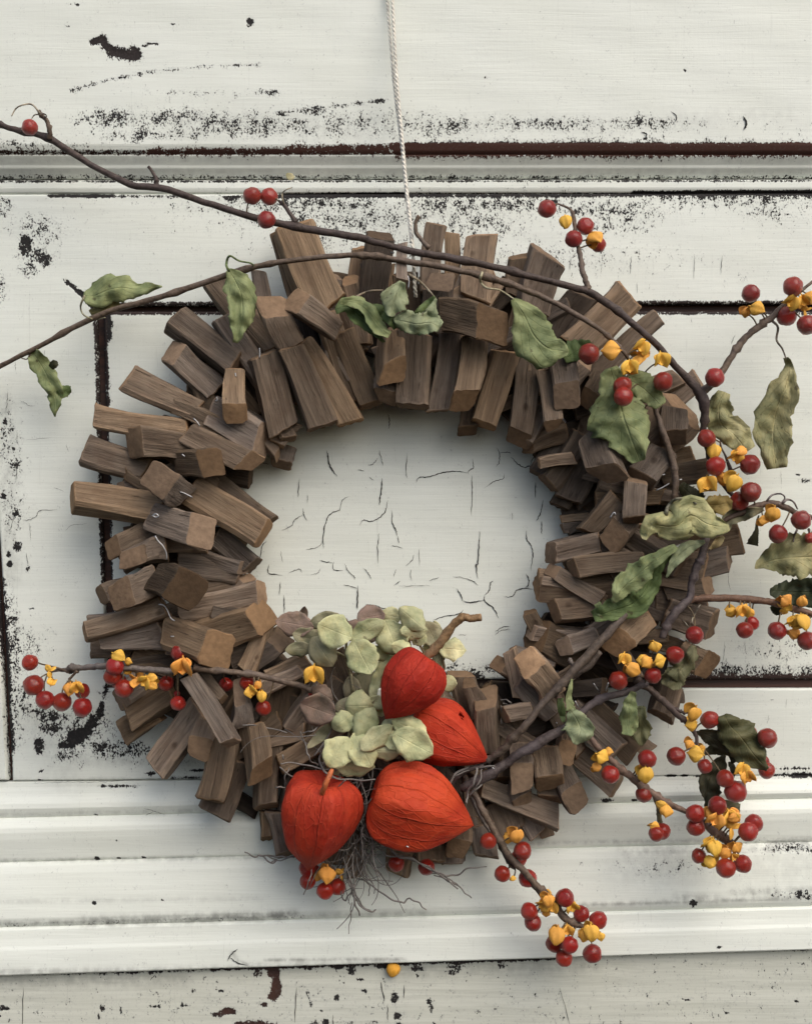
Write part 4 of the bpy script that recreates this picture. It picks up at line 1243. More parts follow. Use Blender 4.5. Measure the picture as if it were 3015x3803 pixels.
class Vine:
    def __init__(s, name, label, cat, group, at, col=BROWN):
        c, x, y, h = at
        p = cv(c, x, y)
        s.e = empty(name, W(p[0], p[1], h), label, cat, group)
        s.paths = []; s.col = col; s.rng = random.Random(int(p[0] + p[1])); s.ped = MB()
    def stem(s, c, txt, col=None, name="stem", wob=0.22):
        v = [float(q) for q in txt.split()]
        pts = [v[i:i + 4] for i in range(0, len(v), 4)]
        P, R, src = spline(c, pts)
        R = [r * (.84 if r > 15 * U * .9 else 1) for r in R]
        mb = MB(); n = len(P)
        # buds and nodes swell the twig here and there
        R = [r * (1 + (0.42 if s.rng.random() < .10 and 4 * U < r < 15 * U else 0)) for r in R]
        P = [p + Vector((s.rng.uniform(-1, 1), 0, s.rng.uniform(-1, 1))) * min(r * .16, 1.8 * U) for p, r in zip(P, R)]
        mb.tube(P, R, 9, wob=wob)
        o = mb.build(name, M_BARK, s.e, col or s.col, s.e)
        s.paths += src
        return o
    def curl(s, c, txt, r=3.0, col=None, name="tendril"):
        v = [float(q) for q in txt.split()]
        h = v[0]; v = v[1:]
        q = [cv(c, v[i], v[i + 1]) for i in range(0, len(v), 2)]
        rs = catmull(q, 7)
        mb = MB(); mb.tube([W(p[0], p[1], h + 2 * math.sin(i * .5)) for i, p in enumerate(rs)], [r * U * (1 - .5 * i / len(rs)) for i in range(len(rs))], 6)
        return mb.build(name, M_BARK, s.e, col or s.col, s.e)
    def pedicel(s, px, py, h, lim=150):
        if not s.paths: return
        b = min(s.paths, key=lambda q: (q[0] - px) ** 2 + (q[1] - py) ** 2)
        d = math.hypot(b[0] - px, b[1] - py)
        if d < 12 or d > lim: return
        mx, my = (b[0] + px) / 2 + s.rng.uniform(-.12, .12) * d, (b[1] + py) / 2 - 0.08 * d
        rs = catmull([(b[0], b[1], b[2]), (mx, my, (b[2] + h) / 2 + 1), (px, py, h)], 5)
        s.ped.tube([W(*p) for p in rs], 2.7 * U, 6)
    def berries(s, txt, h):
        for f in parse(txt):
            c = f[0]; x, y, r = (float(q) for q in f[1:4])
            dh = float(f[4]) if len(f) > 4 else s.rng.uniform(-1.5, 1.5)
            px, py = cv(c, x, y); rp = r * cs(c)
            rot = Matrix.Rotation(s.rng.uniform(0, 6.28), 3, 'Y') @ Matrix.Rotation(s.rng.uniform(.6, 2.2), 3, 'X') @ Matrix.Rotation(s.rng.uniform(0, 6.28), 3, 'Z')
            b = s.rng.uniform(.85, 1.3)
            inst("berry", s.rng.choice(BERRY), px, py, h + dh, rp, rot, (RED[0] * b, RED[1] * b * s.rng.uniform(.8, 1.6), RED[2] * b), s.e)
            s.pedicel(px, py, h + dh - 1)
    def husks(s, txt, h):
        for f in parse(txt):
            c, kind = f[0], f[1]; x, y, r, ang = (float(q) for q in f[2:6])
            dh = float(f[6]) if len(f) > 6 else s.rng.uniform(-1, 2)
            px, py = cv(c, x, y); rp = r * cs(c) * 1.17
            rot = Matrix.Rotation(math.radians(ang), 3, 'Y') @ Matrix.Rotation(s.rng.uniform(-.35, .35), 3, 'X') @ Matrix.Rotation(s.rng.uniform(-.4, .4), 3, 'Z')
            b = s.rng.uniform(.82, 1.06); 
            inst("husk", s.rng.choice(HUSK[kind]), px, py, h + dh, rp, rot, (YEL[0] * b, YEL[1] * b * s.rng.uniform(.8, 1.08), YEL[2] * b), s.e)
            s.pedicel(px, py, h + dh - 1)
    def leaf(s, c, txt, h, col, **kw):
        v = [[float(a) for a in q.split(",")] for q in txt.split()]
        return leafmesh("leaf", c, v, h, col, s.e, **kw)
    def done(s):
        if s.ped.v: s.ped.build("pedicels", M_BARK, s.e, (.12, .09, .05), s.e)["kind"] = "stuff"

GV = "bittersweet vines tucked into the wreath"
# 1: the long dark vine from the upper left corner, over the top and down the right side
v = Vine("bittersweet_vine", "long dark vine from the upper left corner arching down the right of the wreath", "vine", GV, ('G', 868, 525, 48), DARKB)
v.stem('G', "-40 238 20 9  0 262 24 10  40 275 26 11  100 290 28 12  190 345 32 12  275 388 36 13  340 396 38 13  430 425 42 13  540 460 44 13  640 481 46 14  740 497 48 14  820 518 52 15  900 535 54 14  1000 553 54 15  1100 578 54 15  1200 603 52 15  1243 617 52 18  1300 655 50 16  1370 715 48 15  1420 770 46 16  1462 815 44 20  1480 845 42 26  1482 885 40 17  1474 925 38 14")
v.stem('S', "840 -330 38 13  900 -120 38 11  1000 100 40 9  1120 230 40 8", DARKB)
v.stem('S', "870 520 38 16  830 680 38 18  790 760 38 18  750 900 38 16  735 1000 38 17  640 1100 40 20  560 1210 40 18  520 1330 40 15", PURP)
v.stem('R', "830 975 42 20  900 920 40 18  1000 800 38 13  1090 660 37 13  1180 540 36 13  1300 445 36 14  1400 370 36 12  1460 300 35 9  1560 220 34 7  1730 80 32 5", BROWN)
v.stem('C', "1462 700 52 13  1445 640 51 11  1412 540 49 10  1398 440 47 9  1382 370 46 9  1368 300 45 7  1358 230 44 7  1345 130 43 8  1320 60 42 5  1220 15 41 3", BROWN)
v.stem('B', "1690 365 54 10  1640 310 53 8  1590 240 52 8  1590 160 52 7  1615 110 52 9", BROWN)
v.stem('B', "640 160 46 10  590 90 46 8  540 20 46 7  500 -10 46 5", DARKB)
v.stem('X', "1240 830 37 11  1240 780 38 8  1215 730 38 6  1180 680 38 6", DARKB)
v.stem('X', "395 460 30 11  398 400 32 9  375 320 32 8  330 270 32 8  310 240 32 7", BROWN)
v.curl('X', "34 320 260 260 190 190 190 130 220 95 280", 4.0, (.30, .27, .2))
v.curl('X', "32 330 270 280 270 255 300", 3.0, (.25, .22, .15))
v.curl('X', "34 350 300 372 280 355 262 335 262", 3.0)
v.curl('B', "46 545 20 530 -60 560 -95 610 -115", 3.0, (.25, .22, .15))
v.leaf('G', "603,366,3,3 612,372,7,7 620,374,2,2", 48, (.55, .5, .3), crumple=.3, label="tiny pale bract at the end of a tendril")
v.berries("""X 240 370 64 6
G 531 412 19.5 4
G 567 414 18.5 2
G 561 463 19 7
C 1133 55 74
C 1437 192 70 2
C 1345 295 71 5
C 1540 340 62 -3
R 1220 190 74
R 1555 138 81 4
R 1505 372 80 -6
R 1665 440 80
R 936 860 78 6""", 42)
v.husks("""C S 1285 165 62 -8
C S 1520 300 72 -35 3
R S 1180 345 48 10 -2
R S 1270 315 66 -70 2
R D 1530 265 72 40 1
R D 1640 260 66 -20 0
R S 1700 230 60 20 0
R T 1655 330 50 10 -3""", 43)
# leaves on this vine's right side
v.leaf('P', "1500,10,30,40 1460,110,70,80 1470,230,90,90 1570,320,80,110 1660,430,50,60", 34, OL, crumple=1.6, fold=-1.2, label="dry olive leaf with curled edges")
v.leaf('R', "1500,700,15,15 1525,800,45,40 1490,960,115,105 1420,1130,120,120 1400,1260,150,130 1400,1420,110,130 1420,1580,70,70", 30, OL, crumple=1.5, fold=1.6, curl=2.0, label="long dry leaf hanging from a thin stalk")
v.curl('R', "34 1385 405 1435 460 1425 560 1470 630 1500 710", 5, (.14, .12, .09), "petiole")
v.leaf('Q', "690,790,40,50 740,950,120,110 780,1120,230,150 830,1260,160,140 900,1450,40,40", 46, G1, crumple=1.6, fold=-1.0, serr=.045)
v.leaf('Q', "800,860,40,60 930,940,80,100 1050,1060,30,30", 44, G1, crumple=1.2)
v.done()

# 2: the thinner brown vine that runs from the left edge over the first
v = Vine("bittersweet_vine", "thin brown vine rising from the left edge with green curled leaves", "vine", GV, ('G', 860, 545, 50), BROWN)
v.stem('G', "-40 800 14 9  0 772 18 9  60 741 24 9  150 693 30 10  230 656 34 11  330 628 38 11  430 596 42 11  520 566 46 11  600 550 50 10  700 539 52 10  780 539 54 11  860 551 56 12  950 566 56 12  1050 590 56 12  1130 620 54 11  1200 655 52 10  1270 700 50 9  1300 728 48 7")
v.stem('Q', "700 590 50 8  790 680 50 7  850 780 44 6  960 900 36 7  1020 1110 36 10  1065 1240 38 12  1110 1370 38 12  1145 1500 38 13  1155 1620 38 12  1135 1740 36 10  1110 1800 34 8", BROWN)
v.leaf('A', "235,640,20,30 320,640,90,80 440,590,95,105 560,575,95,90 660,590,55,45 760,575,35,40 860,565,5,5", 30, G1, crumple=1.4, fold=-2.2, label="green leaf rolled lengthwise")
v.leaf('A', "300,790,30,40 400,740,40,40 520,690,20,20", 26, (.20, .17, .07), crumple=1)
v.curl('A', "34 245 640 215 720 240 790 330 825 410 810", 4, (.25, .24, .15))
v.leaf('A', "1385,430,20,20 1440,520,90,100 1490,640,110,100 1500,780,95,90 1480,880,75,60 1445,1010,15,20", 48, G1, crumple=1.5, fold=-1.0)
v.curl('A', "50 1390 440 1370 390 1395 322 1470 360 1560 378 1590 400", 5, G2)
v.leaf('J', "235,10,40,30 290,90,70,60 340,180,60,60 390,290,50,60 410,380,50,45 408,485,6,6", 22, G1, crumple=1.5, fold=1.5, label="small twisted green leaf against the door")
v.leaf('J', "430,330,30,30 480,300,40,40 520,285,20,20", 24, G2, crumple=1.0)
v.leaf('J', "370,130,20,20 395,100,25,25 405,75,12,12", 24, OD, crumple=1.0)
v.curl('J', "22 230 20 200 65 165 60 155 55", 3)
v.leaf('B', "950,860,30,10 1040,830,40,80 1130,900,60,110 1230,990,50,60 1350,1110,8,8", 52, G2, crumple=1.2, fold=2.5, label="dark green cupped leaf")
v.leaf('B', "980,790,15,15 1100,800,35,50 1200,860,40,60 1290,980,55,50 1380,1060,25,30", 57, G1, crumple=1.2, curl=-2)
v.leaf('B', "1240,830,25,25 1330,880,45,45 1440,1000,20,20", 54, G2, crumple=1.2)
v.leaf('B', "1480,630,20,30 1430,760,95,95 1400,860,60,70 1410,910,8,8", 60, G3, crumple=1.0, fold=-1.0)
v.leaf('B', "1415,930,20,25 1500,950,75,85 1600,970,75,75 1700,960,80,85 1785,1000,30,50", 58, G3, crumple=1.4, serr=.05, fold=-.8)
v.leaf('C', "80,890,15,15 160,840,30,30 245,750,10,12", 56, G2, crumple=.8)
v.leaf('C', "120,960,30,40 210,900,45,55 262,770,8,12", 58, G3, crumple=1.0)
v.curl('B', "52 1090 770 1160 730 1240 705 1330 700", 5, (.2, .17, .12))
v.curl('B', "54 1535 575 1620 630 1690 700 1750 770", 5, (.28, .25, .18))
v.leaf('C', "865,770,15,15 950,900,80,110 1030,1060,170,140 1140,1160,150,110 1240,1180,70,70 1305,1195,20,20", 54, G1, crumple=1.0, fold=-1.2, label="broad fresh green leaf with pale veins")
v.leaf('C', "1270,1250,30,30 1360,1190,60,90 1480,1110,20,20", 44, G2, crumple=1.0)
v.curl('C', "58 620 560 605 620 650 680 760 700 870 770", 5, (.36, .34, .22), "petiole")
v.berries("""Q 543 692 75 4
R 525 890 78 0
R 205 925 76 2
R 210 1010 78 5""", 50)
v.husks("""Q S 690 670 74 88 5
Q D 905 650 64 30 0
Q T 900 700 80 0 -2
Q D 830 800 68 0 3
Q D 1045 745 68 0 2""", 50)
v.done()

# cord and the woody stub it is knotted to are built further down
# 3: sprig of berries at the lower left
v = Vine("bittersweet_sprig", "berry sprig reaching left across the lower left of the wreath", "berry sprig", GV, ('N', 650, 640, 44), BROWN)
v.stem('U', "380 430 24 4  450 405 26 6  545 400 28 9  575 385 30 15  640 387 32 11  750 375 36 12  860 372 40 12  990 385 42 12  1180 400 44 12  1420 420 46 12", GREYB)
v.stem('M', "990 440 46 12  1250 465 46 11  1450 492 44 12  1709 555 42 11  1860 600 40 9")
v.stem('U', "620 405 32 6  585 440 31 5  550 480 30 5")
v.stem('U', "560 420 30 8  500 400 28 5  420 375 27 3  330 355 26 3")
v.berries("""U 240 342 67 2
U 268 522 84 2
U 360 640 75 3
U 495 655 76 1
U 655 700 78 4
U 655 568 62 -5
U 915 372 74 12
U 892 455 70 10
U 945 490 60 6
U 985 550 74 10
U 1320 510 62 8
U 1430 262 74 10
U 1415 665 62 12
U 1405 590 26 8
M 1215 555 50 -4
M 1365 540 56 8
M 1478 722 56 8
N 455 650 36 0""", 32)
v.husks("""U T 400 410 52 10
U D 420 490 42 200
U S 560 560 58 0 4
U D 610 550 66 0 5
U S 950 295 62 -60 12
U S 1025 335 36 -75 12
U T 1085 470 74 0 10
U D 1150 500 66 40 12
U S 1220 470 56 -100 12
U S 1215 525 48 -60 13
U S 1010 410 40 60 8
M D 914 440 84 0 20
M S 1440 560 36 30 14
M D 1405 605 52 -30 14
M S 1470 640 46 0 14
N D 455 535 74 0 14""", 32)
v.done()

# 4: thick dark twigs that run from the right side to the bottom
v = Vine("bittersweet_vine", "two thick dark twigs sweeping under the lower right of the wreath towards the orange lanterns", "vine", GV, ('O', 1000, 660, 44), BROWN)
v.stem('O', "1660 -60 42 13  1540 80 44 17  1430 200 46 19  1330 310 48 20  1200 450 50 20  1100 560 50 17  1000 660 50 16  920 760 50 16  850 850 50 17  760 940 48 16  690 1020 46 18  620 1070 44 16  560 1100 42 15", (.085, .066, .050))
v.stem('O', "1709 540 36 14  1560 610 38 15  1400 650 40 17  1260 740 42 17  1150 850 44 19  1040 910 46 22  930 980 46 24  820 1040 46 22  720 1110 44 20  600 1190 44 24  500 1240 42 22  400 1290 40 18", PURP)
v.stem('O', "560 1130 42 10  460 1150 42 10  380 1200 42 10  330 1260 40 8", PURP)
v.stem('O', "1230 470 46 9  1180 400 48 7  1160 380 48 8", GREYB)
v.stem('O', "1380 320 46 12  1300 420 46 14  1150 520 44 12  1050 640 44 10", (.075, .06, .048))
v.leaf('O', "1178,515,6,6 1150,640,8,30 1165,740,25,40", 52, G1, crumple=.6)
v.leaf('O', "1170,740,20,25 1215,800,90,60 1240,880,110,90 1200,975,15,15", 52, G3, crumple=1.3, fold=-1)
v.leaf('O', "1100,650,10,20 1105,740,20,30 1125,820,10,10", 44, G2, crumple=.6)
v.leaf('P', "708,1495,15,15 780,1400,55,75 880,1310,80,85 980,1220,45,60 1160,1100,20,20", 50, G1, crumple=1.1, fold=-1.4, serr=.045)
v.leaf('P', "575,1600,30,40 690,1560,60,70 860,1500,90,90 960,1380,70,60 1010,1260,50,50 1120,1150,20,20", 44, G2, crumple=1.2, fold=1.2, serr=.04)
v.leaf('P', "1085,1320,6,6 1140,1210,35,30 1240,1110,40,40 1360,1065,10,10", 48, G3, crumple=.8)
v.leaf('P', "600,1500,20,20 640,1560,40,30 700,1540,20,20", 44, G1, crumple=.8)
v.done()

# 5: cluster on the right with the crumpled pale leaf
v = Vine("bittersweet_sprig", "berry sprig at the right of the wreath beside the crumpled pale yellow leaf", "berry sprig", GV, ('S', 1000, 260, 38), BROWN)
v.stem('S', "860 520 38 8  1000 400 38 9  1200 300 37 12  1330 262 36 12  1440 262 36 13  1560 322 34 11  1720 375 32 9", (.09, .062, .045))
v.stem('R', "990 1340 36 4  980 1400 36 4  1020 1480 36 4  1060 1600 36 9  1080 1700 36 10", DARKB)
v.berries("""R 870 1340 73 4
R 942 1560 81 6
R 1212 1550 82 3
S 1220 165 83 6
S 1125 240 78 0
S 1436 497 76 2
S 1620 388 80 4
S 1690 530 44 -4""", 40)
v.husks("""R S 925 1450 68 10 -1
R D 1090 1490 66 30 2
R S 1140 1450 52 60 3
S D 880 120 84 0 5
S S 1075 95 82 30 8
S S 1000 60 60 120 0
S S 1392 345 72 10 3
S S 1320 395 46 -70 0""", 41)
v.leaf('P', "930,1050,15,15 985,950,60,70 1080,960,75,90 1180,950,100,110 1260,880,110,140 1370,940,100,90 1460,960,60,70 1530,960,20,20", 50, YL, crumple=2.2, fold=-.5, serr=.05, label="pale yellow crumpled leaf")
v.leaf('S', "800,285,15,15 900,270,50,60 1000,260,70,70 1060,220,20,30", 42, (.36, .27, .10), crumple=1.6)
v.leaf('S', "1320,300,10,10 1200,330,40,40 1080,370,60,50 990,440,40,50", 38, (.27, .25, .16), crumple=1.4, fold=1)
v.leaf('S', "660,110,30,30 740,180,60,60 830,240,50,50", 32, OD, crumple=1.4)
v.leaf('S', "1010,520,10,10 960,560,30,30 900,620,8,8", 40, TN, crumple=1.2)
v.leaf('S', "1285,350,4,4 1258,470,14,14 1232,585,42,42", 30, OD, crumple=.8, label="small dark dry leaf scrap")
v.curl('S', "50 550 350 560 290 620 225 720 220 790 260", 7, (.14, .14, .10))
v.curl('S', "36 1345 240 1390 190 1460 180 1490 215 1440 265", 4, (.15, .13, .12))
v.curl('S', "36 1470 260 1510 225 1560 245 1590 300", 5, (.15, .13, .12))
v.curl('S', "34 1590 460 1565 510 1560 560", 4, (.15, .13, .12))
v.curl('S', "34 1680 460 1690 510 1705 560", 5, DARKB)
v.leaf('S', "1250,770,6,6 1330,730,45,60 1430,700,110,130 1550,690,130,180 1680,680,150,160 1800,680,120,140", 30, OL, crumple=1.4, fold=1.0, serr=.045, label="olive leaf pointing left at the right edge")
v.done()

# 6: horizontal twig at the right edge
v = Vine("bittersweet_sprig", "straight reddish twig running level to the right edge with hanging berries", "berry sprig", GV, ('S', 760, 1010, 34), (.115, .065, .040))
v.stem('S', "700 1040 36 10  760 1020 36 13  900 1005 36 14  1100 1012 36 14  1280 1025 36 14  1400 1042 36 16  1550 1090 36 16  1750 1145 36 14")
v.leaf('S', "1370,950,30,20 1450,950,80,60 1560,960,100,90 1750,960,110,110", 28, (.055, .065, .035), crumple=1.5)
v.leaf('S', "1390,1060,30,20 1430,1100,40,40 1475,1125,15,15", 26, (.055, .065, .035), crumple=1.0)
v.berries("""S 775 1300 72 8
S 1172 1262 69 4
S 1228 1208 60 -3
S 1430 1265 75 3
S 1668 1345 78 4""", 36)
v.husks("""S D 1150 1120 68 0 4
S S 1060 1120 52 60 1
S S 1215 1120 44 -60 2
S S 1170 1080 40 200 0
S S 1625 1025 52 170 3
S S 1500 1030 62 -50 2
S S 1632 1205 74 -5 5
S D 1535 1200 62 30 2
S S 1570 1290 56 -60 0
S T 1490 1090 60 0 1""", 38)
v.curl('S', "42 755 1215 760 1170 800 1090 820 1060", 3.2, (.25, .23, .17))
v.curl('S', "34 720 1230 700 1200 680 1180", 3.0, (.25, .23, .17))
v.done()

# 7: cluster low right with dark crumpled leaf
v = Vine("bittersweet_sprig", "berry sprig at lower right with dark olive crumpled leaves", "berry sprig", GV, ('T', 600, 290, 30), DARKB)
v.stem('T', "300 40 34 14  420 130 34 15  540 230 34 15  620 310 34 12  700 380 34 10  760 450 34 9  790 510 34 7  800 580 34 5  850 600 34 4", (.075, .055, .045))
v.stem('T', "620 280 34 7  660 300 34 6  700 318 34 5")
v.leaf('T', "1010,330,30,20 1060,420,110,90 1150,520,120,130 1240,640,110,100 1350,765,20,20", 34, (.12, .115, .055), crumple=1.8, fold=-1.5, label="dark olive crumpled leaf")
v.leaf('T', "770,470,8,8 870,490,45,45 960,540,50,70 1060,600,40,50", 30, (.07, .06, .035), crumple=1.6)
v.leaf('T', "855,640,15,15 940,600,45,45 1060,620,40,60 1110,700,40,40", 26, OD, crumple=1.5)
v.leaf('T', "1020,650,10,12 960,740,50,70 880,860,60,110 870,960,40,110 860,1060,20,40", 24, (.07, .068, .04), crumple=1.6, fold=1)
v.leaf('T', "950,1040,20,30 1050,1060,45,45 1135,1070,25,30", 24, (.13, .12, .07), crumple=1.2)
v.leaf('T', "1060,700,20,20 1075,770,20,20 1080,830,15,15", 24, OD, crumple=1.0)
v.berries("""T 630 660 76 3
T 895 370 76 2
T 1210 475 60 -4
T 1352 515 79 2
T 1345 770 68 -4
T 1320 700 50 -8
T 855 738 60 2
T 1018 838 72 3
T 1100 940 88 2
T 1135 905 50 0""", 34)
v.husks("""T S 762 320 72 20 3
T S 740 405 60 80 0
T S 775 640 70 95 4
T S 730 565 48 30 -2
T D 1145 780 70 20 3
T D 1205 830 66 -20 4
T S 830 595 34 10 0""", 35)
v.leaf('T', "300,150,25,20 255,270,60,60 250,400,50,70 230,490,30,40", 42, G1, crumple=1.5, label="grey green folded leaf")
v.leaf('T', "340,260,30,30 350,400,70,60 350,500,60,60 340,575,10,10", 38, (.13, .13, .065), crumple=1.6)
v.leaf('S', "780,1385,20,20 740,1480,50,60 660,1570,60,80 600,1650,50,70", 36, (.22, .21, .12), crumple=1.6, serr=.05)
v.leaf('S', "590,1550,30,30 600,1640,90,90 560,1710,40,50", 34, (.26, .24, .14), crumple=1.6, serr=.05)
v.berries("""S 620 1455 72 3
S 445 1622 67 3
S 170 1660 76 3""", 46)
v.husks("""S D 210 1500 62 10 4
S S 290 1575 70 -60 6
S S 390 1520 58 50 4
S S 465 1395 54 -20 3
S S 500 1500 62 -110 5
S S 350 1500 46 90 3""", 46)
v.done()

# 8: long drooping sprig to the lower right
v = Vine("bittersweet_sprig", "drooping berry sprig ending in a dense cluster at lower right", "berry sprig", GV, ('O', 1300, 920, 36), (.14, .095, .07))
v.stem('O', "1080 640 40 8  1200 800 40 9  1300 920 40 11  1430 1060 40 12  1560 1180 40 13  1709 1305 40 13")
v.stem('T', "240 790 40 13  330 870 40 15  430 945 40 15  560 1030 40 12  700 1095 38 10  820 1180 38 12  930 1250 38 22  1060 1345 38 20  1100 1400 38 10")
v.stem('T', "445 970 40 5  480 1060 38 6  490 1120 38 9  500 1185 36 10", (.12, .11, .06))
v.berries("""T 108 803 72 4
T 400 680 74 3
T 372 962 66 -2
T 780 1115 75 3
T 785 1220 73 1
T 955 1050 76 5
T 1245 1190 73 0
T 1200 1258 78 5
T 808 1450 60 0
T 1022 1545 80 4
T 1157 1513 74 2
T 520 1255 66 0
T 470 1275 62 3""", 42)
v.husks("""T S 45 665 66 -60 4
T S 95 625 40 -80 1
T S 0 745 44 -90 1
T S 385 810 76 0 5
T D 380 730 54 0 2
T S 550 1100 56 10 3
T S 510 1040 50 120 0
T S 455 1205 44 -80 2
T D 930 1170 80 30 6
T S 890 1130 60 40 3
T D 1060 1150 78 -20 4
T T 1075 1230 80 20 3
T S 1080 1140 60 80 6
T D 890 1360 74 20 3
T S 930 1390 70 0 5
T S 1015 1430 58 20 3
T S 900 1500 60 -60 2
T S 1110 1385 56 -30 4
T D 1085 1465 44 -30 3
T T 970 1440 66 0 1""", 42)
v.done()

# 9: drooping sprig at the bottom
v = Vine("bittersweet_sprig", "drooping berry sprig hanging below the bottom of the wreath", "berry sprig", GV, ('K', 260, 240, 34), BROWN)
v.stem('K', "150 60 34 9  225 180 36 11  300 330 38 12  380 480 38 12  450 600 38 13  530 725 38 13  610 800 38 13  700 905 36 12  790 985 36 13  880 1080 36 12  940 1180 36 14  1030 1240 34 13  1115 1265 34 7")
v.stem('K', "215 240 32 7  290 400 32 7  370 520 32 6", GREYB)
v.stem('K', "420 570 32 9  500 720 30 12  560 800 28 8", DARKB)
v.stem('K', "700 930 34 7  750 1000 34 6  790 1060 34 5")
v.berries("""K 345 585 66 3
K 620 662 72 3
K 590 720 66 -6
K 458 845 66 0
K 660 880 73 -4
K 953 1035 74 4
K 672 1140 69 3
K 700 1230 69 0
K 1083 1162 68 -3
K 1218 1210 72 0
K 870 1400 68 -3
K 990 1408 71 4
K 948 1515 68 1
K 1172 1478 76 2""", 36)
v.husks("""K S 570 545 70 0 5
K S 505 565 48 10 0
K S 545 880 26 -80 0
K S 820 1055 62 0 5
K D 850 1120 56 10 2
K D 770 1090 60 60 1
K T 810 1130 60 0 0
K D 1010 1110 66 -20 2
K S 890 1340 80 10 4
K D 970 1300 58 0 2
K S 1165 1310 78 -5 6
K S 1105 1340 52 20 1
K S 1235 1335 44 -20 1
K S 800 1020 46 100 1""", 37)
v.done()

# 10: small cluster under the heart shaped lantern
v = Vine("bittersweet_sprig", "small berry cluster peeping out under the heart shaped lantern", "berry sprig", GV, ('V', 660, 640, 26), BROWN)
v.stem('V', "640 560 24 7  670 640 26 8  720 700 26 7  780 740 26 5")
v.berries("""V 520 690 72 1
V 518 800 63 3
V 657 873 70 3
V 757 842 66 1
V 570 720 56 -3""", 28)
v.husks("""V S 675 745 76 0 6
V S 600 760 44 20 1
V T 780 735 46 0 0""", 28)
v.done()
# 11: two lone berries below the sideways lantern
v = Vine("bittersweet_sprig", "two lone red berries below the sideways orange lantern", "berry sprig", GV, ('V', 1330, 600, 26), BROWN)
v.stem('V', "1180 560 24 4  1200 600 26 4  1330 580 24 5  1400 640 26 4  1480 650 28 5  1570 645 26 7")
v.berries("""V 1220 655 66 2
V 1460 685 67 2""", 28)
v.done()

# single yellow husk stuck to the bottom rail
hk = bpy.data.objects.new("fallen_husk", unit_husk('S', 77)); COL.objects.link(hk)
hk.color = (.80, .42, .05, 1)
hk.matrix_world = Matrix.Translation(W(*cv('V', 1195, 1500), 12.0)) @ Matrix.Rotation(.25, 4, 'Y') @ Matrix.Scale(35 * U, 4)
hk["label"] = "single yellow husk stuck to the bottom rail below the wreath"; hk["category"] = "seed husk"

# ------------------------------------------------------------------ hydrangea
HY = empty("hydrangea_head", W(*cv('N', 760, 700), 40), "dried pale green hydrangea head with a few pinkish petals in the wreath", "flower")
HC = {'g': (.43, .43, .25), 'b': (.58, .58, .34), 'p': (.27, .19, .155), 'y': (.56, .54, .33), 'd': (.27, .25, .16), 'v': (.34, .30, .21)}
PT = """330 200 200 125 10 p 44
385 160 120 50 100 p 40
640 190 60 50 0 p 38
700 240 110 110 30 p 38
800 250 150 110 0 p 38
415 290 170 105 15 d 44
360 360 145 75 -5 d 46
510 375 185 140 55 d 52
585 245 190 168 22 b 56
530 180 180 90 -10 d 46
500 215 120 110 0 d 44
790 240 205 100 -28 g 54
760 405 205 160 62 b 57
815 155 145 120 -10 p 50
940 150 115 95 10 y 48
950 285 200 165 68 g 52
1075 165 175 115 40 y 56
1085 240 145 95 0 y 54
1120 290 90 80 30 g 50
1010 355 110 80 20 b 56
1200 265 150 110 62 d 46
1230 250 120 60 80 y 44
1330 360 150 110 5 y 44
1245 420 140 60 100 d 40
1200 350 90 80 0 g 42
1310 580 80 85 0 y 30
920 500 190 120 -70 g 46
840 590 190 48 -80 g 52
880 385 140 80 10 g 46
770 580 200 120 -80 d 38
700 620 160 90 80 v 36
740 722 150 155 0 g 56
665 740 130 120 20 v 48
860 700 110 70 20 g 52
880 740 80 80 80 g 48
480 745 195 160 20 p 54
510 645 120 90 30 p 46
635 820 130 110 -35 g 56
780 830 180 125 -62 g 58
740 880 150 90 30 g 50
500 905 200 55 -45 d 46
605 1015 190 150 -55 b 60
765 1000 205 145 62 b 60
700 1095 230 115 5 y 54
600 1120 120 70 30 g 50
850 925 210 105 -38 y 62
940 850 140 80 -25 y 58
1060 855 200 110 20 b 62
1080 960 235 165 28 b 66
910 1010 145 90 5 y 58
960 940 130 90 20 b 60
1195 1000 90 120 70 v 56
1190 880 60 120 80 g 50"""
for i, f in enumerate(parse(PT)):
    x, y, L, wd, a = (float(q) for q in f[:5]); h = float(f[6]); col = HC[f[5]]
    rg = random.Random(i); b = rg.uniform(1.0, 1.3)
    L *= 1.2
    ca, sa = math.cos(math.radians(a)), math.sin(math.radians(a))
    e = 4 * L / 200
    pts = []
    cu = rg.uniform(-3, 3)
    for t, w_ in ((-.5, .08), (-.36, .60), (-.10, .98), (.14, .98), (.37, .60), (.52, .04)):
        pts.append([x + ca * L * t, y + sa * L * t, wd * .5 * w_, wd * .5 * w_, cu * (t * 2) ** 2 * 1.0 + rg.uniform(-.3, .3)])
    o = leafmesh("petal", 'N', pts, h - 6, tuple(c_ * b for c_ in col), HY, M_PETAL, crumple=.55, fold=rg.uniform(-3.2, 1.2), curl=rg.uniform(-2, 2), serr=.0, nu=18, nv=8, seed=i, wide=1.3)
    if f[5] == 'p' and i in (0, 34): o["label"] = "dusky pink petal"
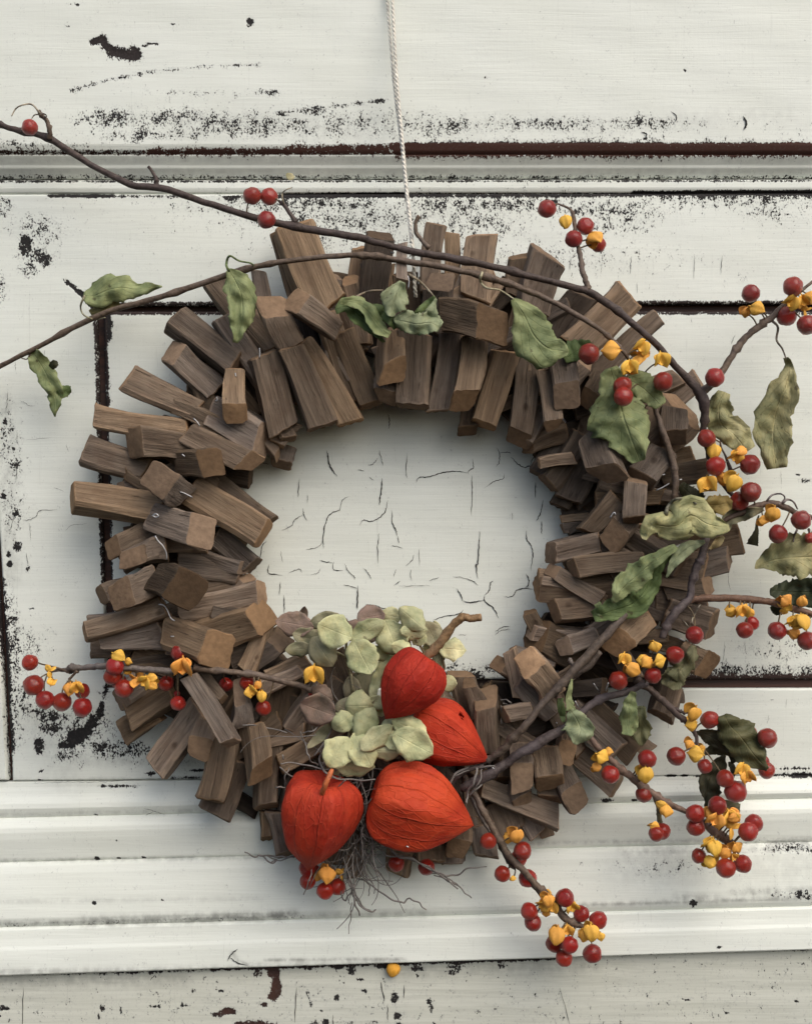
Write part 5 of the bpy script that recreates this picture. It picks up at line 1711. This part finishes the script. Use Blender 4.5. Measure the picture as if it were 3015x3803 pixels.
for t in ("660 310 50 660 420 44 690 560 36 700 700 34", "600 380 44 700 440 40 740 520 34", "1050 290 48 1060 360 46 1050 420 40", "1100 300 48 1150 380 44 1140 430 40",
          "1270 420 40 1280 480 36 1250 520 30", "680 870 46 670 980 52 690 920 52", "950 830 56 950 900 52 940 960 46", "690 520 40 700 600 44 720 650 40",
          "820 620 48 830 700 50 820 760 46", "640 900 40 660 820 44 700 760 40", "1060 300 46 1065 350 46", "840 860 44 760 920 46 720 980 48"):
    v_ = [float(q) for q in t.split()]
    rs = catmull([cv('N', v_[i], v_[i + 1]) + (v_[i + 2] - 4,) for i in range(0, len(v_), 3)], 6)
    mb = MB(); mb.tube([W(*p) for p in rs], 5 * U, 6)
    mb.build("flower_stalk", M_BARK, HY, (.26, .24, .14), HY)

# ------------------------------------------------------------------ lantern fruits
def lantern(label, base, tip, hb, ht, width, col, prof, roll, seed, stem=None, stemr=9, squash=.72, group="papery orange lantern fruits at the bottom of the wreath", stemcol=(.42, .12, .04), hole=None):
    pb, pt = cv('N', *base), cv('N', *tip)
    P0, P1 = W(pb[0], pb[1], hb), W(pt[0], pt[1], ht)
    e = empty("lantern_fruit", P0, label, "lantern fruit", group)
    ax = P1 - P0; L = ax.length; Zx = ax.normalized()
    v = Vector((0, -1, 0)); Yx = (v - Zx * v.dot(Zx)).normalized(); Xx = Yx.cross(Zx)
    wd = width / 1.709 * U * (DIST - max(hb, ht) * .001) / DIST * .5
    pr = catmull(prof, 5)
    nu = 80; V = []; UV = []; F = []
    for i, (r, z) in enumerate(pr):
        for j in range(nu + 1):
            th = 2 * math.pi * j / nu + roll
            a = j % nu * 2 * math.pi / nu
            rib = 1 + 0.075 * (.62 - abs(math.sin(2.5 * a))) * 1.5 * math.sin(math.pi * min(1, i / (len(pr) - 1))) ** .5 + 0.026 * math.cos(10 * a) * (1 - i / len(pr))
            q = Vector((math.cos(a) * 1.3, math.sin(a) * 1.3, z * 2.2 + seed))
            rib *= 1 + .10 * noise.noise(q) + .045 * abs(noise.noise(Vector((q[0] * 3, q[1] * 3, q[2] * 1.3)))) + .015 * noise.noise(q * 6)
            p = Xx * (math.cos(th) * r * wd * rib) + Yx * (math.sin(th) * r * wd * rib * squash) + Zx * (z * L)
            V.append(P0 + p); UV.append((j / nu, i / (len(pr) - 1)))
    for i in range(len(pr) - 1):
        for j in range(nu):
            a = i * (nu + 1) + j
            if hole:
                q = V[a]; k_ = (DIST + q[1]) / DIST
                X_, Z_ = q[0] / U / k_ + CX, CY - (q[2] - Z0) / U / k_
                if q[1] < (P0[1] + P1[1]) / 2 and ((X_ - hole[0]) / hole[2]) ** 2 + ((Z_ - hole[1]) / hole[3]) ** 2 < 1 and (i * 7 + j * 3) % 4: continue
            F.append((a, a + 1, a + nu + 2, a + nu + 1))
    mesh_obj("husk_shell", V, F, [M_LANTERN], e, True, None, col, UV, e)
    if stem:
        v_ = stem
        rs = catmull([cv('N', v_[i], v_[i + 1]) + (v_[i + 2],) for i in range(0, len(v_), 3)], 7)
        mb = MB(); mb.tube([W(*p) for p in rs], [stemr * U * (1.15 - .3 * i / len(rs)) for i in range(len(rs))], 8, wob=.3)
        mb.build("stem", M_BARK, e, stemcol, e)
    return e
PR = [(0, .10), (.16, .06), (.42, .0), (.72, .03), (.93, .15), (1.0, .30), (.97, .45), (.80, .62), (.55, .77), (.30, .89), (.10, .965), (0.0, 1.0)]
PH = [(0, .13), (.10, .08), (.30, -.02), (.60, -.05), (.88, .03), (1.0, .20), (.99, .36), (.90, .52), (.70, .70), (.42, .84), (.17, .94), (0.06, 1.0), (0, 1.01)]
PW = [(0, .12), (.25, .02), (.55, .0), (.85, .08), (1.0, .24), (.98, .40), (.84, .58), (.60, .74), (.34, .87), (.12, .96), (0.0, 1.0)]
DR, OR = (.46, .032, .018), (.56, .054, .020)
lantern("dark red lantern fruit pointing down left with a dry tan stalk, topmost of the lanterns", (1175, 410), (908, 805), 56, 58, 385, DR, PR, .3, 1.0,
        [1150, 425, 58, 1200, 380, 60, 1262, 310, 62, 1335, 210, 64, 1395, 160, 66, 1450, 165, 67, 1515, 158, 68], 15, .9, stemcol=(.25, .16, .08))
lantern("red lantern fruit with a moth eaten hole, half hidden behind the topmost one", (1080, 800), (1560, 1070), 42, 44, 400, (.56, .046, .020), PW, .9, 2.0, None, hole=(cv('N', 1392, 750) + (13, 26)))
lantern("biggest orange lantern fruit lying sideways with its tip pointing right", (830, 1290), (1468, 1480), 50, 46, 545, OR, PW, .2, 3.0, None)
lantern("heart shaped orange lantern fruit hanging point down, lowest of the lanterns", (512, 1215), (420, 1760), 50, 42, 490, (.50, .044, .020), PH, .0, 4.0,
        [497, 1310, 60, 520, 1240, 66, 545, 1180, 67, 570, 1125, 64], 9, .92)
mbs = MB()
rs = catmull([cv('N', 1290, 430) + (56,), cv('N', 1235, 340) + (60,), cv('N', 1290, 260) + (63,), cv('N', 1350, 205) + (64,)], 6)

# ------------------------------------------------------------------ moss
def moss():
    rg = random.Random(5); mb = MB()
    def strand(x, y, ang, L, h, r=2.6, curl=.5):
        pts = []; n = 26; k = 0
        for i in range(n):
            pts.append(W(x, y, h))
            k += rg.uniform(-curl, curl) * .11; k *= .90
            ang += k
            x += math.cos(ang) * L / n; y += math.sin(ang) * L / n
            h += rg.uniform(-1.2, 1.2); h = max(6, h)
        mb.tube(pts, [r * U * (1.1 - .7 * i / n) for i in range(n)], 5)
    for _ in range(100):
        q = rg.random()
        if q < .62: x, y = rg.gauss(1340, 26), rg.uniform(2840, 3150); a = rg.gauss(1.57, .3)
        elif q < .86: x, y = rg.uniform(1130, 1420), rg.uniform(2690, 2900); a = rg.uniform(0, 6.28)
        else: x, y = rg.uniform(1270, 1350), rg.uniform(3050, 3230); a = rg.gauss(1.7, .35)
        strand(x, y, a, rg.uniform(120, 330), rg.uniform(20, 46), rg.uniform(1.8, 3.2), rg.uniform(.4, 1.5))
    traced = """V 34 860 700 850 800 880 900 930 980 1000 1035 1065 1025|3.6
V 34 840 720 870 850 890 950 930 1070|4.0
V 32 870 800 900 900 960 1000 1030 1040|3.2
V 30 865 960 860 1080 840 1215|2.0
V 30 860 880 820 945 790 920 785 860|2.8
V 30 940 770 1040 840 1150 920 1270 968 1320 935 1400 970 1455 1025|3.2
V 32 970 700 990 790 1010 850 1000 915|2.4
V 30 20 560 90 600 160 595 220 650 275 630 200 600 120 590|3
V 28 150 590 260 600 340 605 430 600|3.6
V 30 230 640 300 630 400 605 440 600|2.6
V 44 835 235 900 290 960 360 990 430|3.6
V 46 490 900 530 790 555 700|2.6
V 40 690 120 780 40 830 -10|2.6
V 36 1050 460 1150 510 1230 600 1350 620 1480 690 1600 750 1705 860|4.0
V 34 1070 520 1150 590 1300 610 1430 670 1550 740 1700 830|3.4
V 34 1020 480 1110 500 1240 590|3
K 30 -120 835 0 855 90 855 200 800 335 792|3.2
K 30 -60 840 60 900 140 970 210 1038|2.8
K 30 -80 850 30 900 110 930|2.4
N 40 0 840 120 850 280 890|3
N 46 385 890 440 880 490 850|2.6
N 46 370 880 410 1000 430 1060 480 1100|3
N 48 240 1085 350 1085 480 1115 600 1130|3
N 46 235 1105 300 1160 380 1175|3
N 42 300 1110 270 1180 285 1220|2.6
N 48 210 1235 270 1240|3
N 50 560 930 500 1010 500 1100 570 1170 700 1190 840 1190|4
N 50 1490 1110 1470 1200 1430 1270 1425 1340|4.6
N 48 1440 1290 1500 1210 1520 1120|3
N 44 1300 1230 1380 1130 1490 1110 1600 1105|4.6
N 44 1280 1240 1360 1160 1440 1130|3
N 44 1420 1300 1480 1250 1560 1180|3.6
O 34 680 660 740 670 750 700 700 690|2.6
O 34 680 700 690 760 685 830|2.4
N 60 610 1230 660 1190|2.6"""
    for ln in traced.split("\n"):
        a, r = ln.split("|"); a = a.split(); c = a[0]; h = float(a[1]); v_ = [float(q) for q in a[2:]]
        rs = catmull([cv(c, v_[i], v_[i + 1]) for i in range(0, len(v_), 2)], 8)
        ph = rg.uniform(0, 6)
        mb.tube([W(p[0] + 2 * math.sin(i * .8 + ph), p[1] + 2 * math.cos(i * .7), h + 2 * math.sin(i * .33 + ph)) for i, p in enumerate(rs)], [float(r) * U * (1 - .5 * abs(i / len(rs) - .4)) for i in range(len(rs))], 5)
    o = mb.build("hanging_moss", M_MOSS)
    o["label"] = "tangle of grey hair-like moss between the orange lantern fruits"; o["category"] = "moss"; o["kind"] = "stuff"
moss()

# ------------------------------------------------------------------ hanging cord
def cord():
    e = empty("hanging_cord", W(*cv('G', 868, 520), 48), "thin twisted white cord from which the wreath hangs", "cord")
    for pts in ("826 -40 10 826 0 14 834 150 22 846 290 30 856 400 38 864 470 46 869 530 52 873 600 50 875 625 46",
                "812 -40 8 815 0 10 830 180 20 846 310 29 855 400 37 861 460 44 866 510 50"):
        v_ = [float(q) for q in pts.split()]
        rs = catmull([cv('G', v_[i], v_[i + 1]) + (v_[i + 2],) for i in range(0, len(v_), 3)], 16)
        for ph in (0, math.pi):
            mb = MB(); P = []
            n = len(rs)
            L = 0.0; prev = None
            fine = catmull([tuple(p) for p in rs], 5)
            for i, p in enumerate(fine):
                q = W(*p)
                if prev is not None: L += (q - prev).length
                prev = q
                a = L / 0.0026 * math.pi + ph
                P.append(q + Vector((math.cos(a) * .00042, math.sin(a) * .00042, 0)))
            mb.tube(P, 0.00056, 6)
            mb.build("strand", M_CORD, e, None, e)
cord()
stub = stick(W(*cv('B', 1492, 320), 50), W(*cv('B', 1482, 640), 56), 60 * cs('B') * U, 72 * cs('B') * U, 0.003, .62, .001, .001, 0, 5, "dry_stalk", None, None)
stub["label"] = "flat tan stalk standing over the two vines at the top of the wreath"; stub["category"] = "stalk"
